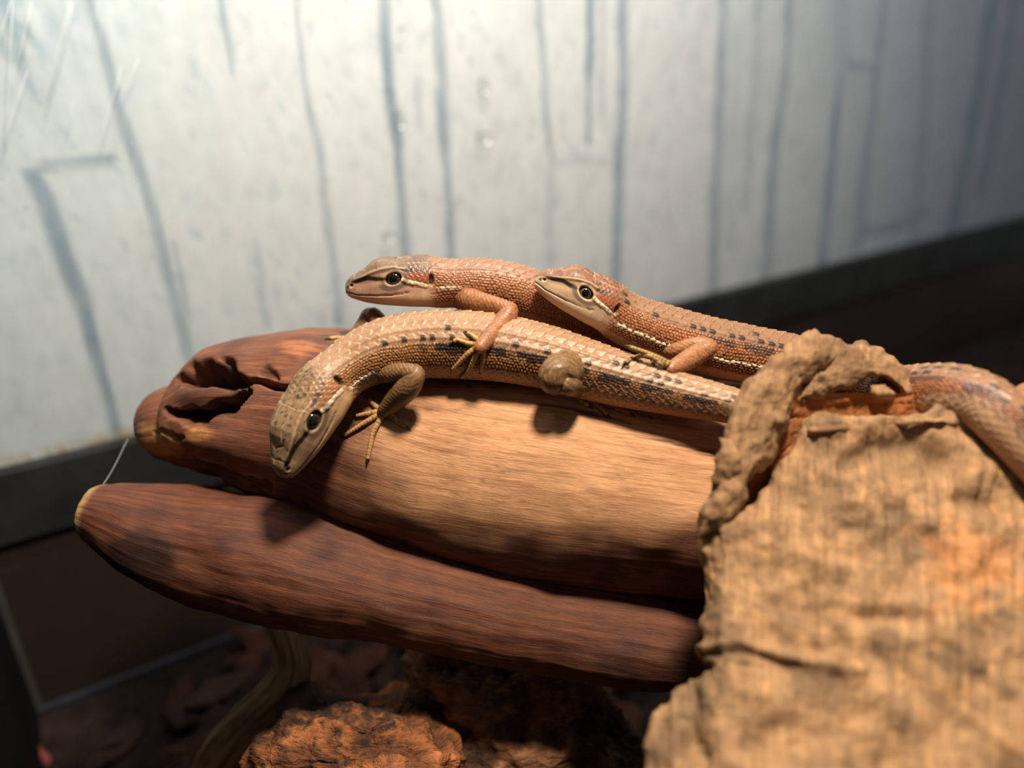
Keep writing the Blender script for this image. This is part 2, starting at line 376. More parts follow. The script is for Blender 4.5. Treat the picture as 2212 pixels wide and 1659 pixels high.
# the pane in front of the print, with scratches; water drops are things of their own
pane = wall_box('window_1', T0 + .5, 618, WZ, HC + 235, 2.6, 4.2, M_PANE)
def on_pane(px, py, off):
    r = ray(px, py); t = ((WA + WN * off - CAM) @ WN) / (r @ WN); return CAM + r * t
for a, b_, r in [((24, 0), (-4, 92), .05), ((28, 0), (10, 336), .05), ((70, 0), (36, 152), .05), ((152, 0), (99, 222), .05), ((158, 8), (104, 226), .05),
                 ((300, 127), (251, 231), .05), ((262, 145), (206, 352), .05), ((60, 150), (0, 330), .04), ((215, 0), (205, 60), .03), ((160, 215), (140, 290), .03)]:
    a3, b3 = on_pane(*a, 4.35), on_pane(*b_, 4.35)
    r *= 1.5; g = Geo(); G, *_ = tube([a3, (a3 + b3) / 2 + WN * .02, b3], [r * .6, r, r * .3], 8, 5); g.grid(G); g.build('scratch', M_SCRATCH, pane)
for px, py, rx, ry in [(867, 67, 10, 13), (862, 262, 17, 24), (709, 207, 5, 6), (517, 93, 4, 4), (1045, 188, 15, 22), (1046, 300, 22, 18), (1285, 88, 6, 8), (1152, 265, 6, 9),
                       (840, 512, 17, 14), (1024, 26, 6, 7), (3, 388, 5, 5), (56, 450, 4, 4), (1262, 124, 4, 4)]:
    c = on_pane(px, py, 4.2); d = (c - CAM) @ FW; k = d / FPX
    th = np.linspace(0, 2 * np.pi, 20, endpoint=False); ph = np.linspace(0.02, np.pi / 2, 8)
    G = np.array([[c + WE * rx * k * math.sin(p_) * math.cos(t) + V(0, 0, 1) * ry * k * math.sin(p_) * (math.sin(t)) + WN * min(rx, ry) * k * .55 * math.cos(p_) for t in th] for p_ in ph])
    g = Geo(); g.grid(G); o = g.build('water_drop', M_WATER, origin=c)
    big_ = rx > 12
    tag(o, 'large faint water drop stuck to the glass in front of the print' if big_ else 'small glinting water drop stuck to the glass in front of the print', 'water drop', 'large drops on the glass' if big_ else 'small drops on the glass')

# ------------------------------------------------------------------ the reddish driftwood log (trunk and lower branch)
def log_part(st, ds, nt, seed):
    """stations px, py, radius in px, depth -> swept, slightly lumpy limb"""
    st = np.array(st, float); path = np.array([P(x, y, d) for x, y, r, d in st]); rad = st[:, 2] * st[:, 3] / FPX
    return tube(path, rad, ds, nt, ref=UP, dense=30)
lg = empty('driftwood_log', (40, 140, 30), 'smooth reddish-brown forked driftwood log lying across the tank', 'driftwood')
TR = [(301, 934, 6, 153), (305, 933, 26, 153), (313, 932, 45, 153), (335, 927, 70, 153), (370, 920, 86, 153), (405, 918, 99, 153), (440, 911, 128, 152.5), (500, 898, 158, 152), (560, 897, 179, 151.5), (640, 905, 196, 151),
      (740, 920, 213, 150), (870, 955, 230, 148.5), (1000, 988, 239, 147), (1250, 1027, 240, 144), (1500, 1060, 238, 141), (1900, 1105, 235, 137), (2350, 1150, 228, 133)]
G, s, th, r = log_part(TR, 0.42, 330, 1)
N = grid_normals(G); px, py, dd = proj(G); face = (N * nrm(CAM - G)).sum(-1)
ss = np.broadcast_to(s[:, None], px.shape); tt = np.broadcast_to((th * 19)[None], px.shape)
lump = fbm(G * .045, 3, 1) * 1.1 * np.clip(r / 12, 0, 1)[:, None]
gr = fbm(np.stack([ss * .03, np.cos(th)[None] * 8 + ss * 0, np.sin(th)[None] * 8 + ss * 0], -1), 3, 3)
disp = lump + gr * .07
vis = sst(face, -.15, .25); crease_dark = np.zeros(px.shape)
wx = px + fbm(G * .25, 2, 6) * 9; wy = py + fbm(G * .25, 2, 8) * 9
for pts, ws, dep, dk in [
    ([(398, 822), (420, 812), (455, 812), (500, 822), (534, 832)], [14, 22, 26, 24, 12], 6.5, .9),
    ([(505, 800), (488, 783)], [12, 5], 2.0, .6), ([(534, 832), (560, 829), (612, 839), (660, 836)], [8, 7, 8, 4], 3.0, .7),
    ([(366, 882), (390, 889), (412, 897), (435, 904), (458, 895), (509, 872), (545, 854)], [6, 13, 19, 20, 18, 14, 8], 5.0, .85),
    ([(400, 945), (350, 930)], [8, 4], .5, .1),
    ([(575, 810), (600, 818)], [14, 10], 1.0, .5),
    ([(1165, 878), (1240, 887), (1330, 905), (1362, 913)], [3, 4, 4, 2], .7, .75), ([(1370, 944), (1450, 955), (1548, 978)], [2, 3, 3], .6, .7),
    ([(1010, 836), (1016, 838)], [4, 3], .3, .8),
    ([(430, 1000), (500, 1035), (575, 1058)], [14, 20, 16], 1.5, .35)]:
    thin = max(ws) < 5; d, w = pdist(px if thin else wx, py if thin else wy, pts, ws); dep = dep * (.4 if thin else 1); m_ = (1 - sst(d, w * .35, w * 1.15)) * vis
    disp -= dep * m_; crease_dark = np.maximum(crease_dark, dk * (1 - sst(d, w * .4, w * 1.25)) * vis)
for cx, cy, rx, ry, a in [(350, 915, 60, 60, 1.2), (480, 775, 90, 40, 1.0), (470, 950, 90, 45, 1.5), (620, 760, 120, 50, .8), (430, 855, 60, 22, .9)]:
    disp += a * np.exp(-(((px - cx) / rx) ** 2 + ((py - cy) / ry) ** 2)) * vis
G = G + N * disp[..., None]
nz = fbm(np.stack([ss * .02, tt * .12, tt * 0], -1), 4, 12); nf = fbm(np.stack([ss * .10, tt * 1.5, tt * 0], -1), 3, 14); blot = fbm(G * .12, 3, 15)
col = np.ones(px.shape + (3,)) * lin(118, 74, 54)
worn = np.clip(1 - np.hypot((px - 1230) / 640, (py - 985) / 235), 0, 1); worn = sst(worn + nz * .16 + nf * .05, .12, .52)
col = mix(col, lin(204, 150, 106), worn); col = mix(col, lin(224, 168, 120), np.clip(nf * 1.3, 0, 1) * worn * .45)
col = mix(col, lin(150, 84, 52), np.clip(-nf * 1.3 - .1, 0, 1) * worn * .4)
col = mix(col, lin(178, 112, 72), np.clip(nf * 1.3 - .1, 0, 1) * (1 - worn) * .6)
col = mix(col, lin(82, 52, 45), np.clip(blot * 1.6 - .1, 0, 1) * (1 - worn) * .7)
knob = np.clip(1 - np.hypot((px - 345) / 75, (py - 955) / 62), 0, 1); col = mix(col, lin(196, 146, 96), sst(knob + blot * .3, .2, .6) * .85)
k2 = np.clip(1 - np.hypot((px - 440) / 60, (py - 935) / 26), 0, 1); col = mix(col, lin(205, 142, 86), sst(k2 + blot * .25, .3, .6) * .8)
k3 = np.clip(1 - np.hypot((px - 650) / 75, (py - 762) / 24), 0, 1); col = mix(col, lin(196, 122, 78), sst(k3 + nf * .3, .2, .7) * .6)
spots = np.clip(fbm(G * np.array([.35, .35, .7]), 2, 20) * 2.2 - .9, 0, 1); col = mix(col, lin(70, 48, 62), spots * .45 * (px < 1100))
col = mix(col, lin(46, 38, 32), np.clip(crease_dark + blot * .25 * (crease_dark > .05), 0, 1))  # hollows and cracks coloured darker than the wood around them
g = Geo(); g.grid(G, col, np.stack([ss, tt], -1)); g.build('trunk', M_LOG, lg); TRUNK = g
BR = [(186, 1101, 8, 141), (188, 1102, 30, 141), (194, 1103, 50, 141), (206, 1106, 62, 141), (228, 1112, 73, 141), (262, 1122, 85, 141), (330, 1147, 104, 141), (400, 1167, 117, 141), (500, 1190, 130, 141), (600, 1205, 141, 141), (720, 1235, 135, 140),
      (850, 1270, 121, 139), (1000, 1305, 114, 138), (1200, 1345, 107, 137), (1500, 1395, 100, 135), (1900, 1450, 95, 131), (2350, 1515, 90, 128)]
G, s, th, r = log_part(BR, 0.42, 220, 2)
N = grid_normals(G); px, py, dd = proj(G)
ss = np.broadcast_to(s[:, None], px.shape); tt = np.broadcast_to((th * 10)[None], px.shape)
gr = fbm(np.stack([ss * .05 + np.sin(th * 2)[None] * .3, tt * .55, tt * 0], -1), 4, 31)
disp = fbm(G * .06, 3, 30) * .9 * np.clip(r / 8, 0, 1)[:, None] + gr * .14 * np.clip(r / 9, 0, 1)[:, None]
rim = (1 - sst(ss, 1.5, 3.0)); disp += rim * .25
G = G + N * disp[..., None]
nf = fbm(np.stack([ss * .05 + np.sin(th * 2)[None] * .25, tt * 1.1, tt * 0], -1), 3, 34); blot = fbm(G * .1, 3, 35)
col = np.ones(px.shape + (3,)) * lin(104, 63, 44)
col = mix(col, lin(140, 80, 50), np.clip(nf * 1.3, 0, 1) * .55); col = mix(col, lin(84, 46, 36), np.clip(-nf * 1.4 - .1, 0, 1) * .6)
col = mix(col, lin(70, 44, 40), np.clip(blot * 1.5 - .15, 0, 1) * .65)
ch2 = np.clip(1 - np.hypot((px - 300) / 150, (py - 1190) / 70), 0, 1); col = mix(col, lin(44, 32, 30), sst(ch2 + blot * .35, .2, .7) * .75)
tipm = 1 - sst(ss, 1.2, 2.6) ; col = mix(col, lin(196, 156, 104), tipm * .9)
edge = np.clip(1 - np.abs(py - (1100 + (px - 720) * .26)) / 40, 0, 1) * sst(px, 650, 760) * (1 - sst(px, 1300, 1500)); col = mix(col, lin(200, 136, 84), edge * .6)  # lit upper edge along the crack, put into the colour
g = Geo(); g.grid(G, col, np.stack([ss, tt], -1)); g.build('lower_branch', M_LOG, lg); BRANCH = g
BV_LOG = [TRUNK.bvh(), BRANCH.bvh()]
def surf(px, py, bvs, default, lift=0.0):
    r = ray(px, py); L_ = np.linalg.norm(r); best = None
    for bv in bvs:
        h = bv.ray_cast(Vector(CAM), Vector(r / L_))[3]
        if h is not None and (best is None or h < best): best = h
    return (default if best is None else best / L_) - lift

# ------------------------------------------------------------------ lizards
HP = np.array([  # X, top, bottom, half width (fractions of head length), seen from the snout backwards
    (0, .010, .010, .010), (.010, .05, .048, .05), (.035, .098, .08, .09), (.08, .138, .102, .122), (.16, .178, .126, .152), (.25, .226, .147, .184),
    (.33, .292, .157, .214), (.40, .322, .165, .236), (.50, .328, .174, .256), (.6, .324, .182, .272), (.75, .322, .195, .292), (.9, .325, .205, .292), (1.0, .325, .215, .275), (1.1, .315, .225, .255)])
MOUTH = [(0, -.045), (.023, -.053), (.157, -.095), (.40, -.118), (.56, -.122), (.68, -.112), (.757, -.098)]
PH_S, PH_C = math.sin(math.radians(23)), math.cos(math.radians(23))

def shingle(u, v, point=.35):
    row = np.floor(v); fv = v - row - .5
    f = u + .5 * (row % 2) + point * (2 * np.abs(fv)) ** 1.6
    n = np.floor(f); return f - n, fv, row, n
def granule(u, v):
    row = np.floor(v); fv = v - row - .5; uu = u + .5 * (row % 2); n = np.floor(uu); fu = uu - n - .5
    fu = fu + .22 * (hash2(row, n, 31) - .5); fv = fv + .30 * (hash2(row, n, 37) - .5)
    return np.clip(1 - (fu * fu + .75 * fv * fv) * 4.0, 0, 1), row, n

def lizard(name, label, spine, L, pal, opt):
    """spine rows: px, py, depth, dorsal dir in (right, up, viewer), half height mm, half width mm; the first rows run along the head"""
    ctrl = []
    for (x, y, d, up, hh, hw) in spine: ctrl.append(np.concatenate([P(x, y, d), nrm(C3(up)), [hh, hw]]))
    D = catmull(ctrl, 30); seg = np.linalg.norm(np.diff(D[:, :3], axis=0), axis=1); S = np.concatenate([[0], np.cumsum(seg)])
    ds = .155; smax = S[-1]
    s = np.concatenate([np.linspace(0, .02 * L, 5)[:-1], np.arange(.02 * L, smax, ds)])
    Q = np.stack([np.interp(s, S, D[:, k]) for k in range(D.shape[1])], 1)
    C_ = Q[:, :3]
    Ts = C_.copy(); T = nrm(np.gradient(Ts, s, axis=0)); U = Q[:, 3:6]; U = nrm(U - T * (U * T).sum(1, keepdims=True)); Lf = np.cross(U, -T)
    X = s / L; k = sst(X, .88, 1.3)
    top = np.interp(X, HP[:, 0], HP[:, 1]) * L * (1 - k) + Q[:, 6] * k
    bot = np.interp(X, HP[:, 0], HP[:, 2]) * L * (1 - k) + Q[:, 6] * k
    wid = np.interp(X, HP[:, 0], HP[:, 3]) * L * (1 - k) + Q[:, 7] * k
    top, bot, wid = [q_ * (1 + (opt.get('hs', 1.0) - 1) * (1 - k)) for q_ in (top, bot, wid)]
    nt = 236; th = np.linspace(-np.pi, np.pi, nt, endpoint=False)
    ex = (2.0 / (2.55 - .45 * k))[:, None]
    cs, sn = np.cos(th)[None], np.sin(th)[None]
    Y = np.sign(cs) * np.abs(cs) ** ex * np.where(cs > 0, top[:, None], bot[:, None]); Z = np.sign(sn) * np.abs(sn) ** ex * wid[:, None]
    def place(Y, Z): return C_[:, None] + U[:, None] * Y[..., None] + Lf[:, None] * Z[..., None]
    G = place(Y, Z); N = grid_normals(G)
    if ((N[len(s) // 2] * (G[len(s) // 2] - C_[len(s) // 2])).sum(-1)).mean() < 0: N = -N
    XX = np.broadcast_to(X[:, None], Y.shape); Yn, Zn = Y / L, np.abs(Z) / L; Vv = Yn * PH_C - Zn * PH_S
    deg = np.degrees(np.abs(th))[None] + 0 * XX; sgn = np.sign(th)[None] + 0 * XX
    s2 = np.broadcast_to(s[:, None], Y.shape); disp = np.zeros(Y.shape); n3 = fbm(G * .8, 3, opt['seed']); n4 = noise(G * 2.4, opt['seed'] + 5)
    # ---------------- body scales and colours
    tw = wid[:, None] / 5.0
    db = opt.get('dorsal', 50.0); rows = 3.0
    rd = deg / (db / rows) * sgn
    fr, fv, row, n = shingle(s2 / 1.75, rd, .30); rnd = hash2(row, n, opt['seed'])
    dor = deg < db
    hd = .03 + .21 * fr * (1 - .6 * (2 * np.abs(fv)) ** 2) + .13 * np.clip(1 - np.abs(fv) * 4, 0, 1)
    cd = np.ones(Y.shape + (3,)) * pal['dorsal']; cd = cd * (1 + (rnd - .5)[..., None] * .18 + n3[..., None] * .12)
    cd = mix(cd, pal['edge'], sst(fr, .86, .97) * .5)
    cd = mix(cd, pal['dorsal'] * .5, sst(1 - fr, .84, .97) * .65)
    arow = np.where(row < 0, -row - 1, row)                           # 0 at the midline, 2 at the dorsal edge
    sp_on = ((arow == 1) & (hash2(row * 0 + 3, n, 9) > opt.get('spot1', .75))) | ((arow == 2) & (hash2(row, n, 4) > opt.get('spot2', .8)))
    cd = mix(cd, pal['dark'], sp_on * sst(fr, .35, .5) * (1 - sst(np.abs(fv), .25, .42)) * (1 - sst(XX * L, -1, 0) * 0) * .9)
    gu, gv = s2 / .58 + .6 * noise(G * .3, 71) + .18 * n4, th[None] * 5.0 / .50 + .7 * noise(G * .3, 73) + .14 * noise(G * 2.4, 75)
    gh, gr_, gn = granule(gu, gv); grn = hash2(gr_, gn, 2)
    hl = .20 * np.sqrt(gh); cl = np.ones(Y.shape + (3,)) * pal['flank'] * (1 + n3[..., None] * .22 + (grn - .5)[..., None] * .25)
    cl = mix(pal['flank'] * .45, cl, sst(gh, .05, .5)); cl = mix(cl, pal['edge'], sst(gh, .7, 1) * .30)
    vr, vf, vrow, vn = shingle(s2 / 1.5, deg / 9.0, -.35)
    hv = .02 + .16 * vr; cv = np.ones(Y.shape + (3,)) * pal['belly'] * (1 + (hash2(vrow, vn, 8) - .5)[..., None] * .15); cv = mix(cv, pal['edge'], sst(vr, .84, .95) * .6); cv = mix(cv, pal['flank'] * .6, sst(1 - vr, .86, .97) * .55)
    lb = opt.get('lat', 112.0)
    tail = sst(s2, opt['tail'] - 6, opt['tail'] + 6)
    lbt = lb * (1 - tail) + (db + 26) * tail
    wl = sst(deg, db - 1.2, db + 1.2); wv = sst(deg + n3 * 3, lbt - 3, lbt + 3)
    disp_b = hd * (1 - wl) + hl * wl * (1 - wv) + hv * wv; colb = mix(mix(cd, cl, wl), cv, wv)
    # dark broken lateral line under the dorsal edge
    la, l1, l2 = opt.get('lateral', (0, 0, 0))
    if la:
        br = hash2(np.floor(s2 / 1.75), np.zeros_like(s2), 3)
        m_ = sst(deg, db - 1, db + 2) * (1 - sst(deg, db + 11 + 7 * br, db + 14 + 7 * br)) * np.where((np.floor(s2 / 1.75) % 4) == 0, .35, 1.0) * sst(s2, l1, l1 + 8) * la
        colb = mix(colb, pal['dark'], np.clip(m_, 0, 1) * .95)
        m2 = sst(deg, db + 12, db + 18) * (1 - sst(deg, db + 34, db + 46)) * tail * la; colb = mix(colb, pal['dark'], np.clip(m2 * (.75 + n3), 0, 1) * .75 * (1 - sst(vr, .78, .9)))
    # row of white beads along the flank
    wa, w0, w1, wdeg = opt.get('white', (0, 0, 0, 86))
    wc = wdeg + n3 * 2
    ch, c1, c2 = granule(s2 / 1.0, (deg - wc) / 6.5 + .5)
    band = (1 - sst(np.abs(deg - wc), 3.4, 5.6)) * sst(s2, w0, w0 + 1.5) * (1 - sst(s2, w1 - 4, w1 + 2)) * wa
    disp_b = disp_b * (1 - band) + band * .24 * np.sqrt(np.clip(ch * 1.4, 0, 1))
    colb = mix(colb, mix(lin(120, 80, 50), lin(246, 226, 188), sst(ch, .03, .3)), band)
    under = (1 - sst(np.abs(deg - wc - 11), 4, 9)) * sst(s2, w0, w0 + 2) * (1 - sst(s2, w1 - 4, w1 + 2)) * wa
    colb = mix(colb, pal['dark'] * 1.4, under * .5 * (1 - sst(gh, .5, .9) * .7))
    # ---------------- head
    ml = np.interp(XX, [p[0] for p in MOUTH], [p[1] for p in MOUTH]); dm = Vv - ml
    colh = np.ones(Y.shape + (3,)) * pal['jaw']; colh = colh * (1 + n3[..., None] * .10)
    colh = mix(colh, pal['lip'], sst(dm, -.006, .006)); colh = mix(colh, pal['lore'], sst(dm, .06, .085) * (1 - sst(XX, .86, .98) * .2))
    colh = mix(colh, pal['temple'], sst(dm, .075, .10) * sst(XX, .66, .74))
    for xs in np.arange(.12, .75, .095): colh = mix(colh, pal['lip'] * .55, (1 - sst(np.abs(XX - xs - (dm - .03) * .6), .002, .006)) * sst(dm, .005, .012) * (1 - sst(dm, .055, .07)) * .6)
    colh = mix(colh, pal['lip'] * .5, (1 - sst(np.abs(dm - .062), .002, .006)) * (XX < .8) * .5)
    hdis = np.zeros(Y.shape); mg = (1 - sst(np.abs(dm), .004, .013)) * (XX > .015) * (1 - sst(XX, .74, .78)); hdis -= .010 * mg; colh = mix(colh, pal['lip'] * .42, mg * .55)
    tg = shingle(XX / .055, (Vv + .3) / .042, .3); tm = sst(dm, .07, .09) * sst(XX, .70, .75); hdis += tm * .012 * tg[0]; colh = mix(colh, pal['temple'] * .45, tm * sst(1 - tg[0], .8, .95) * .8); colh = mix(colh, pal['edge'], tm * sst(tg[0], .85, .97) * .3)
    topm = sst(deg, 0, .1) * (1 - sst(Vv, -9, -8) * 0)
    topm = 1 - sst(deg, 50, 58)
    ct = np.ones(Y.shape + (3,)) * pal['crown'] * (1 + n3[..., None] * .25 + n4[..., None] * .18)
    ct = mix(ct, pal['dark'], sst(noise(G * 1.7, 21) + .45 * noise(G * 3.6, 23), opt.get('speck', .55), opt.get('speck', .55) + .15) * .7)
    tl = np.full(Y.shape, 9.0)
    for ln in [[(.22, 0), (.27, .1)], [(.27, .1), (.36, .09), (.5, .085), (.62, .12)], [(.62, .12), (.64, .2)], [(.62, 0), (.62, .12)], [(.62, .02), (.78, .04), (.8, 0)], [(.62, .15), (.8, .17), (.97, .16), (1.0, .08), (1.0, 0)], [(.8, 0), (1.0, 0)], [(.1, 0), (.22, 0)], [(.13, .0), (.14, .1)]]:
        tl = np.minimum(tl, pdist(XX, Zn, ln))
    lm = 1 - sst(tl, .003, .010); hdis -= .007 * lm * topm; ct = mix(ct, pal['edge'], (1 - sst(np.abs(tl - .007), .002, .005)) * .35); ct = mix(ct, pal['dark'], (1 - sst(tl, .002, .006)) * .45)
    colh = mix(colh, ct, topm)
    bd = pdist(XX, Vv, [(.17, .065), (.32, .125), (.46, .165), (.6, .18), (.7, .155)]); hdis += .020 * np.exp(-(bd / .022) ** 2); colh = mix(colh, pal['edge'], np.exp(-(bd / .010) ** 2) * .45)
    lo = pdist(XX, Vv, [(.2, .02), (.42, .045)]); hdis -= .014 * np.exp(-(lo / .05) ** 2)
    sd, sw = pdist(XX, Vv, [(.055, .0), (.12, .048), (.3, .08), (.40, .060), (.50, .055)], [.018, .022, .026, .028, .014]); colh = mix(colh, lin(32, 22, 20), (1 - sst(sd, sw * .65, sw * 1.15)) * .95)
    pd = pdist(XX, Vv, [(.70, .135), (.80, .14)]); colh = mix(colh, lin(58, 36, 32), (1 - sst(pd, .012, .024)) * .7)
    pd = pdist(XX, Vv, [(.76, .0), (.88, -.02), (.95, -.04)]); colh = mix(colh, lin(52, 34, 30), (1 - sst(pd, .030, .042)) * sst(Vv - np.interp(XX, [.7, 1], [.03, -.05]), .012, .024) * .85)
    wd = pdist(XX, Vv, [(.70, .035), (.745, .015), (.85, -.012), (.95, -.04)]); wm = 1 - sst(wd, .016, .024); wseg = 1 - .5 * (np.abs(((XX * 14) % 1) - .5) > .42); colh = mix(colh, pal['white'], wm * wseg); hdis += .010 * wm
    nd_ = np.hypot(XX - .095, (Vv - .012)); hdis -= .03 * np.exp(-(nd_ / .016) ** 2); colh = mix(colh, lin(35, 25, 24), (1 - sst(nd_, .012, .02)) * .95); colh = mix(colh, pal['edge'], np.exp(-((nd_ - .027) / .006) ** 2) * .6)
    ea = math.radians(opt.get('eyetilt', 14)); ex_, ey_ = XX - .595, Vv - .052; e1 = ex_ * math.cos(ea) + ey_ * math.sin(ea); e2 = -ex_ * math.sin(ea) + ey_ * math.cos(ea)
    er = np.sqrt((e1 / .090) ** 2 + (e2 / .061) ** 2)
    sidem = (deg > 38)
    colh = mix(colh, lin(96, 84, 78), (1 - sst(np.abs(er - 1.75), .25, .5)) * sst(-e2, 0, .04) * .7 * sidem)
    colh = mix(colh, pal['white'], np.exp(-((er - 1.22) / .10) ** 2) * (.10 + opt.get('lid', .28) * sst(-e2, -.01, .03)) * sidem)
    colh = mix(colh, lin(40, 30, 26), (1 - sst(er, .98, 1.12)) * sidem)
    hdis += (.003 * np.exp(-((er - 1.25) / .2) ** 2) + .014 * np.exp(-((er - 1.3) / .25) ** 2) * sst(e2, .0, .05) - .055 * (1 - sst(er, .84, 1.05))) * sidem
    ed = np.hypot((XX - 1.015) / .034, (Vv - .02 - (XX - 1.0) * .3) / .075)
    kk = sst(XX, .93, 1.08)
    hdis2 = -.045 * (1 - sst(ed, .5, 1.1)) * (deg > 30)
    disp = hdis * L * (1 - kk) + disp_b * kk * tw.clip(.55, 1.2) + hdis2 * L
    col = mix(colh, colb, kk); col = mix(col, lin(34, 26, 24), (1 - sst(ed, .6, 1.0)) * .92 * (deg > 30))
    G2 = G + N * disp[..., None]
    body = Geo(); body.grid(G2, np.clip(col, 0, 1), np.stack([s2, deg * .09], -1))
    root_pos = C_[len(s) // 2] + V(0, 0, -5)
    root = empty(name, root_pos, label, 'lizard', None)
    info = dict(C=C_, s=s, root=root, body=body, L=L, pal=pal, opt=opt, eyes=[], bv=None)
    # eyeballs
    for sg in (1, -1):
        msk = np.where((sgn == sg) & (deg > 38) & (deg < 120), np.hypot(XX - .595, Vv - .052), 9); i, j = np.unravel_index(np.argmin(msk), msk.shape)
        nn = nrm(Lf[i] * sg * 1.0 + U[i] * .28 - T[i] * .10); R = .094 * L; c = G[i, j] - nn * R * .93
        a = nrm(np.cross(nn, U[i])); b2 = np.cross(nn, a); ph = np.linspace(0.001, math.pi, 26); t2 = np.linspace(0, 2 * np.pi, 28, endpoint=False)
        E = c + R * (nn * np.cos(ph)[:, None, None] + a * np.sin(ph)[:, None, None] * np.cos(t2)[None, :, None] + b2 * np.sin(ph)[:, None, None] * np.sin(t2)[None, :, None])
        pc = np.degrees(ph); ec = np.where((pc < 33)[:, None], lin(14, 12, 12)[None], np.where((pc < 37)[:, None], pal['ring'][None], np.where((pc < 60)[:, None], pal['iris'][None], lin(30, 22, 18)[None])))
        eg = Geo(); eg.grid(E, np.repeat(ec[:, None], 28, 1)); info['eyes'].append((eg, c))
    return info
def leg(info, pts, rads, colr=None, nt=40, ds=.16, rows=20, sl=.75):
    pal = info['pal']; c = pal['leg'] if colr is None else colr
    G, s, th, r = tube(pts, rads, ds, nt); N = grid_normals(G)
    mid = G.mean(1, keepdims=True)
    if ((N * (G - mid)).sum(-1)).mean() < 0: N = -N
    ss = s[:, None] + 0 * th[None]; tt = th[None] + 0 * ss
    fr, fv, row, n = shingle(ss / sl + .25 * noise(G * .5, 81), tt / (2 * np.pi) * rows, .35); rnd = hash2(row, n, 6); n3 = fbm(G * .7, 2, 3)
    col = np.ones(G.shape) * c * (1 + (rnd - .5)[..., None] * .3 + n3[..., None] * .25); col = mix(col, pal['edge'], sst(fr, .8, .95) * .3); col = mix(col, c * .4, sst(1 - fr, .8, .95) * .6)
    col = mix(col, pal['dark'], np.clip(n3 * 2 - .9, 0, 1) * .5)
    G = G + N * (.11 * fr - .02)[..., None] * np.clip(r / 1.4, .3, 1)[:, None, None]
    info['body'].grid(G, np.clip(col, 0, 1), np.stack([ss, tt], -1))
def digit(info, pts, r0, r1, col=None, dark=.5):
    pts = [np.asarray(p, float) for p in pts]; pal = info['pal']; c = pal['toe'] if col is None else col
    n = len(pts); rads = list(np.linspace(r0, r1, n)); G, s, th, r = tube(pts, rads, .13, 12, dense=10); N = grid_normals(G); mid = G.mean(1, keepdims=True)
    if ((N * (G - mid)).sum(-1)).mean() < 0: N = -N
    f = (s / .55) % 1; G = G + N * (.06 * np.sin(f * np.pi))[:, None, None]; dk = (hash2(np.floor(s / .55), np.zeros_like(s), info['opt']['seed']) > .45)
    col = np.ones(G.shape) * c; spot = (dk[:, None] & (np.sin(th * 2 + s[:, None]) > .2)) * (np.abs(f - .5) < .3)[:, None]
    col = mix(col, pal['dark'], spot * dark); info['body'].grid(G, col, np.zeros(G.shape[:2] + (2,)))
    d = nrm(pts[-1] - pts[-2]); tip = pts[-1]; dn = nrm(d - FW * -.25 + V(0, 0, -.55)); L_ = 1.0
    g = Geo(); Gc, *_ = tube([tip - d * .25, tip + d * L_ * .45, tip + d * L_ * .7 + dn * L_ * .35], [r1 * .8, r1 * .55, .03], .12, 8); g.grid(Gc); info.setdefault('claws', []).append((g, tip))
def finish(info):
    info['body'].build('body', M_SKIN, info['root'])
    for eg, c in info['eyes']: eg.build('eye', M_EYE, info['root'], c)
    for g, c in info.get('claws', []): g.build('claw', M_CLAW, info['root'], c)

def pal(**k): return {a: lin(*b) for a, b in k.items()}
palA = pal(dorsal=(158, 120, 88), edge=(226, 186, 140), dark=(38, 26, 23), flank=(150, 98, 54), belly=(178, 128, 92), jaw=(190, 152, 110), lip=(178, 142, 108), lore=(154, 122, 92), temple=(160, 108, 66), crown=(146, 116, 86), white=(228, 204, 168), leg=(120, 88, 56), toe=(178, 138, 84), iris=(52, 44, 32), ring=(60, 50, 36))
palB = pal(dorsal=(144, 104, 79), edge=(226, 180, 138), dark=(40, 27, 24), flank=(158, 99, 63), belly=(176, 128, 98), jaw=(206, 170, 140), lip=(198, 158, 132), lore=(172, 134, 110), temple=(148, 82, 56), crown=(116, 92, 73), white=(236, 208, 164), leg=(152, 97, 62), toe=(184, 142, 80), iris=(58, 36, 27), ring=(66, 42, 30))
palC = pal(dorsal=(142, 104, 76), edge=(228, 190, 148), dark=(44, 34, 38), flank=(162, 98, 58), belly=(176, 138, 106), jaw=(210, 180, 148), lip=(204, 172, 142), lore=(188, 154, 120), temple=(154, 88, 56), crown=(134, 92, 66), white=(246, 224, 184), leg=(156, 104, 66), toe=(158, 126, 72), iris=(66, 56, 48), ring=(120, 96, 66))

